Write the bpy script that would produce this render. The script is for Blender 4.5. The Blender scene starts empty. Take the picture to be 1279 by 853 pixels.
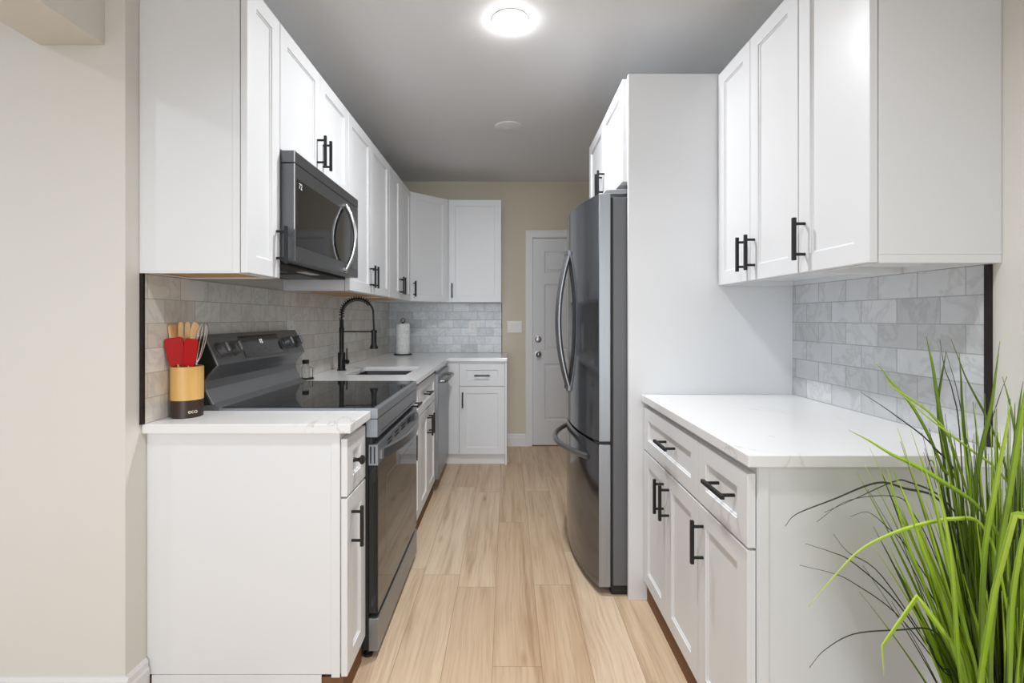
import bpy, bmesh, math, random
from mathutils import Vector, Matrix
random.seed(7)
PI = math.pi
scn = bpy.context.scene
COL = scn.collection

# ------------------------------------------------------------------ camera
cam_d = bpy.data.cameras.new('camera')
cam = bpy.data.objects.new('camera', cam_d); COL.objects.link(cam)
cam.location = (0, 0, 1.255); cam.rotation_euler = (PI/2, 0, 0)
cam_d.sensor_width = 36; cam_d.lens = 600/1279*36
cam_d.shift_x = (639.5-634)/1279
cam_d.shift_y = -(426.5-397)/1279
cam_d.clip_start = 0.02
scn.camera = cam

# ------------------------------------------------------------------ world and lights
world = bpy.data.worlds.new('world'); scn.world = world; world.use_nodes = True
bg = world.node_tree.nodes['Background']
bg.inputs[0].default_value = (0.84, 0.92, 1.0, 1); bg.inputs[1].default_value = 0.52
scn.view_settings.view_transform = 'Standard'
scn.view_settings.look = 'None'
scn.view_settings.gamma = 1
scn.view_settings.use_curve_mapping = False
scn.view_settings.exposure = 0.10

def disk_lamp(x, y, power, r=0.075, z=2.572, col=(0.96, 0.98, 1.0), spread=180):
    l = bpy.data.lights.new('downlight_lamp', 'AREA'); l.shape = 'DISK'; l.size = r*2
    l.energy = power; l.color = col; l.spread = math.radians(spread)
    o = bpy.data.objects.new('downlight_lamp', l); COL.objects.link(o)
    o.location = (x, y, z)
    return o
disk_lamp(0.012, 2.153, 19, r=0.066, z=2.5565)
disk_lamp(0.0, 0.75, 12, spread=135)
disk_lamp(0.0, -1.4, 10, spread=150)
disk_lamp(-2.5, 0.1, 7)
disk_lamp(-2.5, -1.9, 9)
# added soft sun from behind the viewer, to brighten the far end
sl = bpy.data.lights.new('fill_sun', 'SUN'); sl.energy = 1.05; sl.angle = math.radians(28); sl.color = (0.90, 0.95, 1.0)
so_ = bpy.data.objects.new('fill_sun', sl); COL.objects.link(so_); so_.rotation_euler = (math.radians(87), 0, math.radians(3)); so_.location = (0, -3, 1.6)

# ------------------------------------------------------------------ helpers
ORG = {}
def R(d): return math.radians(d)

class MB:
    def __init__(s): s.bm = bmesh.new()
    def poly(s, pts):
        return s.bm.faces.new([s.bm.verts.new(p) for p in pts])
    def box(s, x0, x1, y0, y1, z0, z1):
        bm = s.bm
        v = [bm.verts.new((x, y, z)) for x in (x0, x1) for y in (y0, y1) for z in (z0, z1)]
        for f in ((0,1,3,2),(4,6,7,5),(0,4,5,1),(2,3,7,6),(0,2,6,4),(1,5,7,3)):
            bm.faces.new([v[i] for i in f])
        return s
    def hull(s, a, b):
        """solid between two equal loops a and b"""
        bm = s.bm; n = len(a)
        va = [bm.verts.new(p) for p in a]; vb = [bm.verts.new(p) for p in b]
        bm.faces.new(va); bm.faces.new(vb[::-1])
        for i in range(n):
            j = (i+1) % n
            bm.faces.new([va[i], vb[i], vb[j], va[j]])
        return s
    def tube(s, pts, r, n=10, closed=False, caps=True):
        pts = [Vector(p) for p in pts]; bm = s.bm; m = len(pts)
        rs = r if isinstance(r, (list, tuple)) else [r]*m
        rings = []; prev = None
        for i, p in enumerate(pts):
            if closed: t = pts[(i+1) % m]-pts[i-1]
            elif i == 0: t = pts[1]-p
            elif i == m-1: t = p-pts[-2]
            else: t = pts[i+1]-pts[i-1]
            t = t.normalized() if t.length > 1e-9 else Vector((0,0,1))
            if prev is None:
                u = t.orthogonal().normalized()
            else:
                u = prev - t*prev.dot(t)
                u = u.normalized() if u.length > 1e-6 else t.orthogonal().normalized()
            prev = u; w = t.cross(u)
            rings.append([bm.verts.new(p + (u*math.cos(2*PI*k/n)+w*math.sin(2*PI*k/n))*rs[i]) for k in range(n)])
        q = m if closed else m-1
        for i in range(q):
            a, b = rings[i], rings[(i+1) % m]
            for k in range(n):
                bm.faces.new([a[k], a[(k+1) % n], b[(k+1) % n], b[k]])
        if caps and not closed:
            bm.faces.new(rings[0][::-1]); bm.faces.new(rings[-1])
        return s
    def cyl(s, p0, p1, r0, r1=None, n=24):
        return s.tube([p0, p1], [r0, r0 if r1 is None else r1], n)
    def lathe(s, c, prof, n=32, axis='z'):
        """prof: (radius, height) list; closed at both ends if radius 0"""
        bm = s.bm; rings = []
        for r, h in prof:
            if r < 1e-6:
                q = {'z': (c[0], c[1], c[2]+h), 'x': (c[0]+h, c[1], c[2]), 'y': (c[0], c[1]+h, c[2])}[axis]
                rings.append([bm.verts.new(q)])
            else:
                ring = []
                for k in range(n):
                    a = 2*PI*k/n; u, w = r*math.cos(a), r*math.sin(a)
                    q = {'z': (c[0]+u, c[1]+w, c[2]+h), 'x': (c[0]+h, c[1]+u, c[2]+w), 'y': (c[0]+u, c[1]+h, c[2]+w)}[axis]
                    ring.append(bm.verts.new(q))
                rings.append(ring)
        for a, b in zip(rings, rings[1:]):
            for k in range(n):
                j = (k+1) % n
                if len(a) == 1 and len(b) > 1: bm.faces.new([a[0], b[j], b[k]])
                elif len(b) == 1 and len(a) > 1: bm.faces.new([a[k], a[j], b[0]])
                elif len(a) > 1: bm.faces.new([a[k], a[j], b[j], b[k]])
        return s
    def build(s, name, mat, parent=None, bevel=0, smooth=False, seg=2, origin=None):
        bm = s.bm
        bmesh.ops.recalc_face_normals(bm, faces=bm.faces)
        if parent is not None: o0 = ORG[parent.name]
        elif origin is not None: o0 = Vector(origin)
        else:
            vs = [v.co for v in bm.verts]
            o0 = Vector(((min(v.x for v in vs)+max(v.x for v in vs))/2, (min(v.y for v in vs)+max(v.y for v in vs))/2, min(v.z for v in vs)))
        bmesh.ops.translate(bm, verts=bm.verts, vec=-o0)
        me = bpy.data.meshes.new(name); bm.to_mesh(me); bm.free()
        me.materials.append(mat)
        o = bpy.data.objects.new(name, me); COL.objects.link(o)
        ORG[o.name] = o0
        if parent is not None: o.parent = parent
        else: o.location = o0
        if smooth:
            for p in me.polygons: p.use_smooth = True
            me.set_sharp_from_angle(angle=R(40))
        if bevel:
            b = o.modifiers.new('bevel', 'BEVEL'); b.width = bevel; b.segments = seg
            b.limit_method = 'ANGLE'; b.angle_limit = R(40)
            if hasattr(b, 'harden_normals'): b.harden_normals = False
        return o

def tag(o, label=None, cat=None, group=None, kind=None):
    if label: o['label'] = label
    if cat: o['category'] = cat
    if group: o['group'] = group
    if kind: o['kind'] = kind
    return o
def thing(name, loc, label, cat, group=None):
    o = bpy.data.objects.new(name, None); COL.objects.link(o); o.location = loc
    o.empty_display_size = 0.05
    ORG[o.name] = Vector(loc)
    return tag(o, label, cat, group)
def struct(mb, name, mat, label=None, **k):
    o = mb.build(name, mat, **k); tag(o, label, None, None, 'structure'); return o

class Frame:
    """flat frame: u along the front, z up, w outwards from the front"""
    def __init__(s, o, u, w): s.o = Vector(o); s.u = Vector(u); s.w = Vector(w)
    def __call__(s, u, z, w=0): return s.o + s.u*u + Vector((0, 0, z)) + s.w*w

def fbox(mb, F, u0, u1, z0, z1, w0, w1):
    mb.hull([F(u0,z0,w0), F(u1,z0,w0), F(u1,z1,w0), F(u0,z1,w0)], [F(u0,z0,w1), F(u1,z0,w1), F(u1,z1,w1), F(u0,z1,w1)])

def shaker(F, u0, u1, z0, z1, name, parent, mat, stile=0.056, t=0.02, rec=0.009, label=None):
    """framed door with a recessed centre panel; w=0 is its back, w=t its face"""
    mb = MB(); bm = mb.bm
    su = min(stile, (u1-u0)*0.3); sz = min(stile, (z1-z0)*0.27)
    def rect(a, b, w): return [bm.verts.new(F(u0+a, z0+b, w)), bm.verts.new(F(u1-a, z0+b, w)), bm.verts.new(F(u1-a, z1-b, w)), bm.verts.new(F(u0+a, z1-b, w))]
    e = 0.0015
    back = rect(0, 0, 0); side = rect(0, 0, t-e); face = rect(e, e, t)
    i0 = rect(su, sz, t); i1 = rect(su+0.001, sz+0.001, t-0.0045); i2 = rect(su+0.0045, sz+0.0045, t-0.0055); i3 = rect(su+0.006, sz+0.006, t-rec)
    bm.faces.new(back[::-1])
    L = [back, side, face, i0, i1, i2, i3]
    for a, b in zip(L, L[1:]):
        for k in range(4):
            j = (k+1) % 4; bm.faces.new([a[k], a[j], b[j], b[k]])
    bm.faces.new(i3)
    o = mb.build(name, mat, parent)
    if label: o['label'] = label
    return o

def pull(F, u, z, vertical, parent, length=0.134, wface=0.02):
    """square bar pull on two round posts"""
    mb = MB(); h = 0.0055; st = wface+0.029
    if vertical: fbox(mb, F, u-h, u+h, z-length/2, z+length/2, st, st+0.011)
    else: fbox(mb, F, u-length/2, u+length/2, z-h, z+h, st, st+0.011)
    for d in (-0.048, 0.048):
        du, dz = (0, d) if vertical else (d, 0)
        mb.cyl(F(u+du, z+dz, wface-0.006), F(u+du, z+dz, st+0.001), 0.0048, n=12)
    return mb.build('handle', M['black_metal'], parent, bevel=0.0012)

def grid_solid(xs, ys, fill, z0, z1):
    """slab with the cells (i, j) in fill"""
    mb = MB(); bm = mb.bm; V = {}
    def v(i, j, k):
        if (i, j, k) not in V: V[(i, j, k)] = bm.verts.new((xs[i], ys[j], (z0, z1)[k]))
        return V[(i, j, k)]
    for i, j in fill:
        bm.faces.new([v(i,j,1), v(i+1,j,1), v(i+1,j+1,1), v(i,j+1,1)])
        bm.faces.new([v(i,j,0), v(i,j+1,0), v(i+1,j+1,0), v(i+1,j,0)])
        for (di, dj, a, b) in ((-1,0,(i,j+1),(i,j)), (1,0,(i+1,j),(i+1,j+1)), (0,-1,(i,j),(i+1,j)), (0,1,(i+1,j+1),(i,j+1))):
            if (i+di, j+dj) not in fill:
                bm.faces.new([v(*a,0), v(*b,0), v(*b,1), v(*a,1)])
    return mb

def text_part(s, name, size, mat, parent, pos, xdir, ydir, depth=0.0006):
    """raised lettering as a mesh, reading along xdir with ydir up"""
    c = bpy.data.curves.new('lettering', 'FONT'); c.body = s; c.size = size; c.extrude = depth; c.align_x = 'CENTER'; c.align_y = 'CENTER'
    t = bpy.data.objects.new('lettering_source', c); COL.objects.link(t)
    bpy.context.view_layer.update()
    me = bpy.data.meshes.new_from_object(t.evaluated_get(bpy.context.evaluated_depsgraph_get()))
    bpy.data.objects.remove(t); me.name = name
    X = Vector(xdir).normalized(); Y = Vector(ydir).normalized(); Z = X.cross(Y)
    m = Matrix((X, Y, Z)).transposed().to_4x4(); m.translation = Vector(pos) - ORG[parent.name]
    me.transform(m); me.materials.clear(); me.materials.append(mat)
    o = bpy.data.objects.new(name, me); COL.objects.link(o); o.parent = parent; ORG[o.name] = ORG[parent.name]
    return o

# ------------------------------------------------------------------ materials
M = {}
def srgb(r, g, b):
    f = lambda c: (c/255)/12.92 if c/255 <= 0.04045 else (((c/255)+0.055)/1.055)**2.4
    return (f(r), f(g), f(b), 1)
def pm(name, col, rough=0.5, metal=0, **k):
    m = bpy.data.materials.new(name); m.use_nodes = True
    b = m.node_tree.nodes['Principled BSDF']
    b.inputs['Base Color'].default_value = col if len(col) == 4 else (*col, 1)
    b.inputs['Roughness'].default_value = rough; b.inputs['Metallic'].default_value = metal
    for q, v in k.items(): b.inputs[q.replace('_', ' ')].default_value = v
    M[name] = m; return m, m.node_tree.nodes, m.node_tree.links, b
def node(ns, t, **k):
    n = ns.new(t)
    for a, v in k.items(): setattr(n, a, v)
    return n
def mix(ns, ls, fac, a, b, mode='MIX'):
    n = ns.new('ShaderNodeMix'); n.data_type = 'RGBA'; n.blend_type = mode
    for s, v in ((n.inputs[0], fac), (n.inputs[6], a), (n.inputs[7], b)):
        if hasattr(v, 'is_linked') or hasattr(v, 'links'): ls.new(v, s)
        else: s.default_value = v
    return n.outputs[2]
def ramp(ns, ls, src, stops):
    n = ns.new('ShaderNodeValToRGB'); ls.new(src, n.inputs[0])
    e = n.color_ramp.elements
    while len(e) < len(stops): e.new(0.5)
    for x, (p, c) in zip(e, stops): x.position = p; x.color = c
    return n.outputs[0]
def mathn(ns, ls, op, a, b=None):
    n = ns.new('ShaderNodeMath'); n.operation = op
    for i, v in ((0, a), (1, b)):
        if v is None: continue
        if hasattr(v, 'links'): ls.new(v, n.inputs[i])
        else: n.inputs[i].default_value = v
    return n.outputs[0]
def position(ns, ls):
    g = ns.new('ShaderNodeNewGeometry'); s = ns.new('ShaderNodeSeparateXYZ'); ls.new(g.outputs['Position'], s.inputs[0]); return g.outputs['Position'], s
def bump(ns, ls, b, src, strength, dist=0.002):
    n = ns.new('ShaderNodeBump'); n.inputs['Strength'].default_value = strength; n.inputs['Distance'].default_value = dist
    ls.new(src, n.inputs['Height']); ls.new(n.outputs[0], b.inputs['Normal'])
def comb(ns, ls, *xyz):
    n = ns.new('ShaderNodeCombineXYZ')
    for i, v in enumerate(xyz):
        if hasattr(v, 'links'): ls.new(v, n.inputs[i])
        else: n.inputs[i].default_value = v
    return n.outputs[0]
def noise(ns, ls, vec, scale, detail=3, rough=0.5, dist=0.0):
    n = ns.new('ShaderNodeTexNoise'); ls.new(vec, n.inputs['Vector'])
    n.inputs['Scale'].default_value = scale; n.inputs['Detail'].default_value = detail
    n.inputs['Roughness'].default_value = rough; n.inputs['Distortion'].default_value = dist
    return n.outputs[0]

def paint(name, col, rough, var=0.03, bmp=0.05, scale=60):
    m, ns, ls, b = pm(name, col, rough)
    p, s = position(ns, ls)
    n1 = noise(ns, ls, p, 1.7, 3)
    c2 = tuple(min(1, c*(1-var*2)) for c in col[:3])+(1,)
    ls.new(mix(ns, ls, n1, col, c2), b.inputs['Base Color'])
    n2 = noise(ns, ls, p, scale, 4)
    bump(ns, ls, b, n2, bmp)
paint('cabinet_white', (0.80, 0.81, 0.828, 1), 0.38, 0.012, 0.02)
paint('wall_cream', srgb(224, 221, 214), 0.75, 0.02, 0.06, 120)
paint('wall_beige', srgb(218, 208, 188), 0.75, 0.02, 0.06, 120)
paint('wall_cream_lit', srgb(240, 238, 231), 0.75, 0.02, 0.06, 120)  # cream paint made paler, standing in for light on the right wall
paint('ceiling_grey', (0.85, 0.86, 0.88, 1), 0.8, 0.02, 0.05, 90)
paint('trim_white', (0.80, 0.80, 0.80, 1), 0.4, 0.01, 0.01)
paint('door_white', (0.74, 0.74, 0.755, 1), 0.4, 0.01, 0.01)
paint('plastic_white', (0.78, 0.77, 0.74, 1), 0.35, 0.01, 0.0)
pm('black_metal', (0.012, 0.012, 0.013, 1), 0.42, 0.3)
pm('edge_trim', srgb(42, 34, 32), 0.4, 0.4)
pm('black_gloss', (0.012, 0.012, 0.013, 1), 0.08, 0, Coat_Weight=0.3)
pm('black_matte', (0.014, 0.014, 0.014, 1), 0.6)
pm('chrome', (0.75, 0.75, 0.76, 1), 0.18, 1)
pm('nickel', (0.32, 0.31, 0.30, 1), 0.28, 1)
pm('lettering_white', (0.85, 0.85, 0.85, 1), 0.5)
pm('clock_glow', (0.8, 0.8, 0.8, 1), 0.5, 0, Emission_Color=(0.9, 0.95, 1, 1), Emission_Strength=0.8)
pm('backguard_steel', (0.21, 0.215, 0.225, 1), 0.38, 0.6)
pm('lettering_cream', srgb(225, 215, 190), 0.5)
pm('gap_dark', (0.02, 0.02, 0.02, 1), 0.8)
pm('cooktop_glass', (0.012, 0.013, 0.014, 1), 0.04, 0, Specular_IOR_Level=0.75)
pm('oven_glass', (0.010, 0.0105, 0.012, 1), 0.05, 0, Specular_IOR_Level=0.9)
pm('red_silicone', srgb(172, 0, 0), 0.5, 0, Specular_IOR_Level=0.25)
pm('toe_brown', srgb(120, 82, 50), 0.7)
pm('glass_clear', (0.9, 0.92, 0.92, 1), 0.05, 0, Transmission_Weight=1.0, IOR=1.3)
pm('pot_ceramic', (0.75, 0.74, 0.72, 1), 0.4)
pm('soil_dark', (0.03, 0.02, 0.015, 1), 0.9)

def steel(name, col, rough, axis='z', metal=1.0):
    m, ns, ls, b = pm(name, col, rough, metal)
    p, s = position(ns, ls)
    x, y, z = s.outputs
    sc = {'z': (260, 260, 3), 'y': (260, 3, 260), 'x': (3, 260, 260)}[axis]
    v = comb(ns, ls, mathn(ns, ls, 'MULTIPLY', x, sc[0]), mathn(ns, ls, 'MULTIPLY', y, sc[1]), mathn(ns, ls, 'MULTIPLY', z, sc[2]))
    n = noise(ns, ls, v, 1.0, 2)
    r = ns.new('ShaderNodeMapRange'); ls.new(n, r.inputs[0]); r.inputs[3].default_value = rough-0.06; r.inputs[4].default_value = rough+0.08
    ls.new(r.outputs[0], b.inputs['Roughness'])
    c2 = tuple(c*0.85 for c in col[:3])+(1,)
    ls.new(mix(ns, ls, n, col, c2), b.inputs['Base Color'])
steel('steel', (0.33, 0.35, 0.38, 1), 0.36, 'y', 0.75)
steel('steel_vertical', (0.34, 0.355, 0.38, 1), 0.32, 'z', 0.8)
steel('steel_dark', (0.15, 0.155, 0.165, 1), 0.34, 'y', 0.8)
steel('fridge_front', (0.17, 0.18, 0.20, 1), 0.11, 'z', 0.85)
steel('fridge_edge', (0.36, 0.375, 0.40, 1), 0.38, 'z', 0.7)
pm('fridge_body', srgb(104, 105, 108), 0.5, 0.1)
pm('steel_handle', (0.26, 0.265, 0.275, 1), 0.30, 0.85)
pm('knob_grey', (0.16, 0.162, 0.166, 1), 0.42, 0.5)
pm('sink_steel', (0.10, 0.10, 0.105, 1), 0.4, 0.7)

# wood underside of the left cabinets
m, ns, ls, b = pm('raw_wood', srgb(196, 158, 105), 0.6)
p, s = position(ns, ls)
v = comb(ns, ls, mathn(ns, ls, 'MULTIPLY', s.outputs[0], 40), mathn(ns, ls, 'MULTIPLY', s.outputs[1], 3), s.outputs[2])
ls.new(ramp(ns, ls, noise(ns, ls, v, 1, 4), [(0.3, srgb(182, 142, 92)), (0.7, srgb(208, 172, 120))]), b.inputs['Base Color'])
def woodmat(name, a, c, rough=0.5, sc=(60, 60, 4)):
    m, ns, ls, b = pm(name, a, rough)
    t = ns.new('ShaderNodeTexCoord'); mp = ns.new('ShaderNodeMapping'); ls.new(t.outputs['Object'], mp.inputs[0]); mp.inputs['Scale'].default_value = sc
    ls.new(ramp(ns, ls, noise(ns, ls, mp.outputs[0], 1, 3), [(0.3, a), (0.7, c)]), b.inputs['Base Color'])
woodmat('bamboo', srgb(206, 158, 88), srgb(222, 178, 108), 0.42)
woodmat('utensil_wood', srgb(206, 160, 102), srgb(226, 186, 130), 0.55)
woodmat('dark_wood', srgb(42, 27, 22), srgb(60, 40, 32), 0.4)

# marble tile
def tile(name, along, o_u, o_z, tint):
    m, ns, ls, b = pm(name, (0.6, 0.6, 0.6, 1), 0.30)
    p, s = position(ns, ls)
    u = s.outputs[1] if along == 'y' else s.outputs[0]
    v = comb(ns, ls, mathn(ns, ls, 'SUBTRACT', u, o_u), mathn(ns, ls, 'SUBTRACT', s.outputs[2], o_z), 0.0)
    br = ns.new('ShaderNodeTexBrick'); ls.new(v, br.inputs['Vector'])
    br.inputs['Scale'].default_value = 1; br.inputs['Brick Width'].default_value = 0.157; br.inputs['Row Height'].default_value = 0.0803
    br.inputs['Mortar Size'].default_value = 0.0016; br.inputs['Mortar Smooth'].default_value = 0.15; br.inputs['Bias'].default_value = 0
    br.inputs['Color1'].default_value = (0, 0, 0, 1); br.inputs['Color2'].default_value = (1, 1, 1, 1); br.inputs['Mortar'].default_value = (0.5, 0.5, 0.5, 1)
    seed = mathn(ns, ls, 'MULTIPLY', br.outputs['Color'], 37.0)
    va = ns.new('ShaderNodeVectorMath'); va.operation = 'ADD'; ls.new(p, va.inputs[0]); ls.new(comb(ns, ls, seed, seed, 0.0), va.inputs[1])
    base = ramp(ns, ls, br.outputs['Color'], [(0.0, tint[0]), (0.35, tint[1]), (0.7, tint[2]), (1.0, tint[3])])
    cloud = noise(ns, ls, va.outputs[0], 9, 5, 0.6, 0.6)
    c1 = mix(ns, ls, cloud, base, mix(ns, ls, 1.0, base, (0.82, 0.83, 0.84, 1), 'MULTIPLY'))
    vn = noise(ns, ls, va.outputs[0], 7, 6, 0.6, 1.0)
    vein = ramp(ns, ls, vn, [(0.44, (1, 1, 1, 1)), (0.49, (0.80, 0.80, 0.80, 1)), (0.505, (0.86, 0.855, 0.84, 1)), (0.55, (1, 1, 1, 1))])
    c2 = mix(ns, ls, 0.75, c1, vein, 'MULTIPLY')
    c3 = mix(ns, ls, br.outputs['Fac'], c2, tint[4])
    ls.new(c3, b.inputs['Base Color'])
    inv = mathn(ns, ls, 'SUBTRACT', 1.0, br.outputs['Fac'])
    bump(ns, ls, b, inv, 0.5, 0.0015)
    r = ns.new('ShaderNodeMapRange'); ls.new(br.outputs['Fac'], r.inputs[0]); r.inputs[3].default_value = 0.28; r.inputs[4].default_value = 0.8
    ls.new(r.outputs[0], b.inputs['Roughness'])
grey_t = [srgb(206, 207, 208), srgb(224, 226, 228), srgb(234, 236, 238), srgb(218, 220, 224), srgb(176, 178, 181)]
warm_bounce_t = [srgb(222, 214, 203), srgb(236, 231, 222), srgb(242, 239, 233), srgb(228, 225, 218), srgb(190, 184, 174)]  # left tiles: warm bounce from the wood undersides put into the colour
tile('marble_tile_right', 'y', 1.25+0.157*0.5, 0.9155, grey_t)
tile('marble_tile_left', 'y', 1.55, 0.9155, warm_bounce_t)
tile('marble_tile_back', 'x', -1.16, 0.9155, grey_t)

# quartz
m, ns, ls, b = pm('quartz', (0.85, 0.85, 0.85, 1), 0.16)
p, s = position(ns, ls)
vn = noise(ns, ls, p, 1.9, 6, 0.55, 1.6)
vein = ramp(ns, ls, vn, [(0.486, (0.84, 0.84, 0.845, 1)), (0.5, (0.66, 0.65, 0.64, 1)), (0.506, (0.84, 0.84, 0.845, 1))])
msk = ramp(ns, ls, noise(ns, ls, p, 2.3, 2), [(0.5, (0, 0, 0, 1)), (0.62, (1, 1, 1, 1))])
ls.new(mix(ns, ls, msk, (0.84, 0.84, 0.845, 1), vein), b.inputs['Base Color'])

# plank floor
m, ns, ls, b = pm('oak_plank', (0.6, 0.45, 0.3, 1), 0.42)
p, s = position(ns, ls)
X, Y, Z = s.outputs
row = mathn(ns, ls, 'FLOOR', mathn(ns, ls, 'DIVIDE', mathn(ns, ls, 'ADD', X, 0.055), 0.178))
wn = ns.new('ShaderNodeTexWhiteNoise'); wn.noise_dimensions = '1D'; ls.new(row, wn.inputs['W'])
v = comb(ns, ls, mathn(ns, ls, 'ADD', Y, mathn(ns, ls, 'MULTIPLY', wn.outputs['Value'], 1.22)), mathn(ns, ls, 'ADD', X, 0.055), 0.0)
br = ns.new('ShaderNodeTexBrick'); ls.new(v, br.inputs['Vector'])
br.offset = 0.0; br.offset_frequency = 2
br.inputs['Scale'].default_value = 1; br.inputs['Brick Width'].default_value = 1.22; br.inputs['Row Height'].default_value = 0.178
br.inputs['Mortar Size'].default_value = 0.0010; br.inputs['Mortar Smooth'].default_value = 0.2; br.inputs['Bias'].default_value = 0
br.inputs['Color1'].default_value = (0, 0, 0, 1); br.inputs['Color2'].default_value = (1, 1, 1, 1); br.inputs['Mortar'].default_value = (0.5, 0.5, 0.5, 1)
seed = mathn(ns, ls, 'MULTIPLY', br.outputs['Color'], 23.0)
warp = noise(ns, ls, comb(ns, ls, mathn(ns, ls, 'MULTIPLY', X, 5.0), mathn(ns, ls, 'MULTIPLY', Y, 1.6), seed), 1.0, 3, 0.5, 0.4)
gx = mathn(ns, ls, 'ADD', mathn(ns, ls, 'MULTIPLY', X, 130.0), mathn(ns, ls, 'MULTIPLY', warp, 9.0))
fine = noise(ns, ls, comb(ns, ls, gx, mathn(ns, ls, 'MULTIPLY', Y, 2.6), seed), 1.0, 5, 0.6, 0.2)
broad = noise(ns, ls, comb(ns, ls, mathn(ns, ls, 'MULTIPLY', X, 15.0), mathn(ns, ls, 'MULTIPLY', Y, 0.9), seed), 1.0, 4, 0.6, 0.35)
base = ramp(ns, ls, br.outputs['Color'], [(0.0, srgb(214, 186, 155)), (0.5, srgb(224, 199, 169)), (1.0, srgb(231, 209, 182))])
bro = ramp(ns, ls, broad, [(0.32, (0.66, 0.57, 0.49, 1)), (0.44, (0.90, 0.85, 0.80, 1)), (0.53, (1.0, 0.99, 0.98, 1)), (0.75, (1.05, 1.05, 1.05, 1))])
fin = ramp(ns, ls, fine, [(0.36, (0.70, 0.64, 0.58, 1)), (0.50, (0.98, 0.97, 0.96, 1)), (0.68, (1.07, 1.07, 1.07, 1))])
c = mix(ns, ls, 0.8, base, bro, 'MULTIPLY'); c = mix(ns, ls, 0.45, c, fin, 'MULTIPLY')
kn = ns.new('ShaderNodeTexVoronoi'); ls.new(comb(ns, ls, mathn(ns, ls, 'MULTIPLY', X, 5.6), mathn(ns, ls, 'MULTIPLY', Y, 1.5), seed), kn.inputs['Vector']); kn.inputs['Scale'].default_value = 1.0
kr = ramp(ns, ls, kn.outputs['Distance'], [(0.0, (0.45, 0.36, 0.28, 1)), (0.035, (0.72, 0.64, 0.55, 1)), (0.10, (1, 1, 1, 1))])
c = mix(ns, ls, 0.8, c, kr, 'MULTIPLY')
c = mix(ns, ls, br.outputs['Fac'], c, srgb(158, 128, 100))
ls.new(c, b.inputs['Base Color'])
bump(ns, ls, b, fine, 0.06, 0.001)

# towel paper
m, ns, ls, b = pm('towel_paper', (0.86, 0.86, 0.85, 1), 0.9)
p, s = position(ns, ls)
vo = ns.new('ShaderNodeTexVoronoi'); ls.new(p, vo.inputs['Vector']); vo.inputs['Scale'].default_value = 28; vo.feature = 'DISTANCE_TO_EDGE'
ls.new(ramp(ns, ls, vo.outputs['Distance'], [(0.0, (0.70, 0.70, 0.69, 1)), (0.06, (0.87, 0.87, 0.86, 1))]), b.inputs['Base Color'])
bump(ns, ls, b, vo.outputs['Distance'], 0.4, 0.003)

# grass blade
def grass(name, stops, trans=0.25):
    m, ns, ls, b = pm(name, stops[0][1], 0.38)
    t = ns.new('ShaderNodeVertexColor'); t.layer_name = 'tone'
    ls.new(ramp(ns, ls, t.outputs[0], stops), b.inputs['Base Color'])
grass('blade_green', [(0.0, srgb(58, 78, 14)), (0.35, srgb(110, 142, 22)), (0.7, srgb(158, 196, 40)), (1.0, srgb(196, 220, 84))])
pm('stem_dark', srgb(46, 54, 36), 0.5)
em, ns, ls, b = pm('lamp_glow', (1, 1, 1, 1), 0.4)
b.inputs['Emission Color'].default_value = (1, 0.99, 0.97, 1); b.inputs['Emission Strength'].default_value = 38

# ------------------------------------------------------------------ setting
WL, WR, YB, ZC = -1.17, 1.275, 4.706, 2.59
struct(MB().box(-4.2, 4.2, -3.2, YB+0.15, -0.12, 0.0), 'floor', M['oak_plank'])
struct(MB().box(-4.2, 4.2, -3.2, YB+0.15, ZC, ZC+0.12), 'ceiling', M['ceiling_grey'])
DX0, DX1, DZ = 0.249, 1.065, 2.035
bw = MB()
bw.hull([(WL-0.15, YB, 0), (DX0-0.012, YB, 0), (DX0-0.012, YB, DZ+0.012), (DX1+0.012, YB, DZ+0.012), (DX1+0.012, YB, 0), (WR+0.15, YB, 0), (WR+0.15, YB, ZC), (WL-0.15, YB, ZC)],
        [(WL-0.15, YB+0.13, 0), (DX0-0.012, YB+0.13, 0), (DX0-0.012, YB+0.13, DZ+0.012), (DX1+0.012, YB+0.13, DZ+0.012), (DX1+0.012, YB+0.13, 0), (WR+0.15, YB+0.13, 0), (WR+0.15, YB+0.13, ZC), (WL-0.15, YB+0.13, ZC)])
wall_back = struct(bw, 'wall_back', M['wall_beige'])
# left side: kitchen wall, then the stub facing the viewer
YW = 1.47
lw = MB(); lw.hull([(WL, YW, 0), (WL, YB, 0), (-1.43, YB, 0), (-1.43, YW+0.13, 0), (-4.2, YW+0.13, 0), (-4.2, YW, 0)],
                   [(WL, YW, ZC), (WL, YB, ZC), (-1.43, YB, ZC), (-1.43, YW+0.13, ZC), (-4.2, YW+0.13, ZC), (-4.2, YW, ZC)])
wall_left = struct(lw, 'wall_left', M['wall_cream'])
struct(MB().box(-1.43, -1.233, -3.2, YW-0.0005, 2.09, ZC), 'trim_1', M['wall_cream'])
wall_right = struct(MB().box(WR, WR+0.13, -3.2, YB, 0, ZC), 'wall_right', M['wall_cream_lit'])
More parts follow.
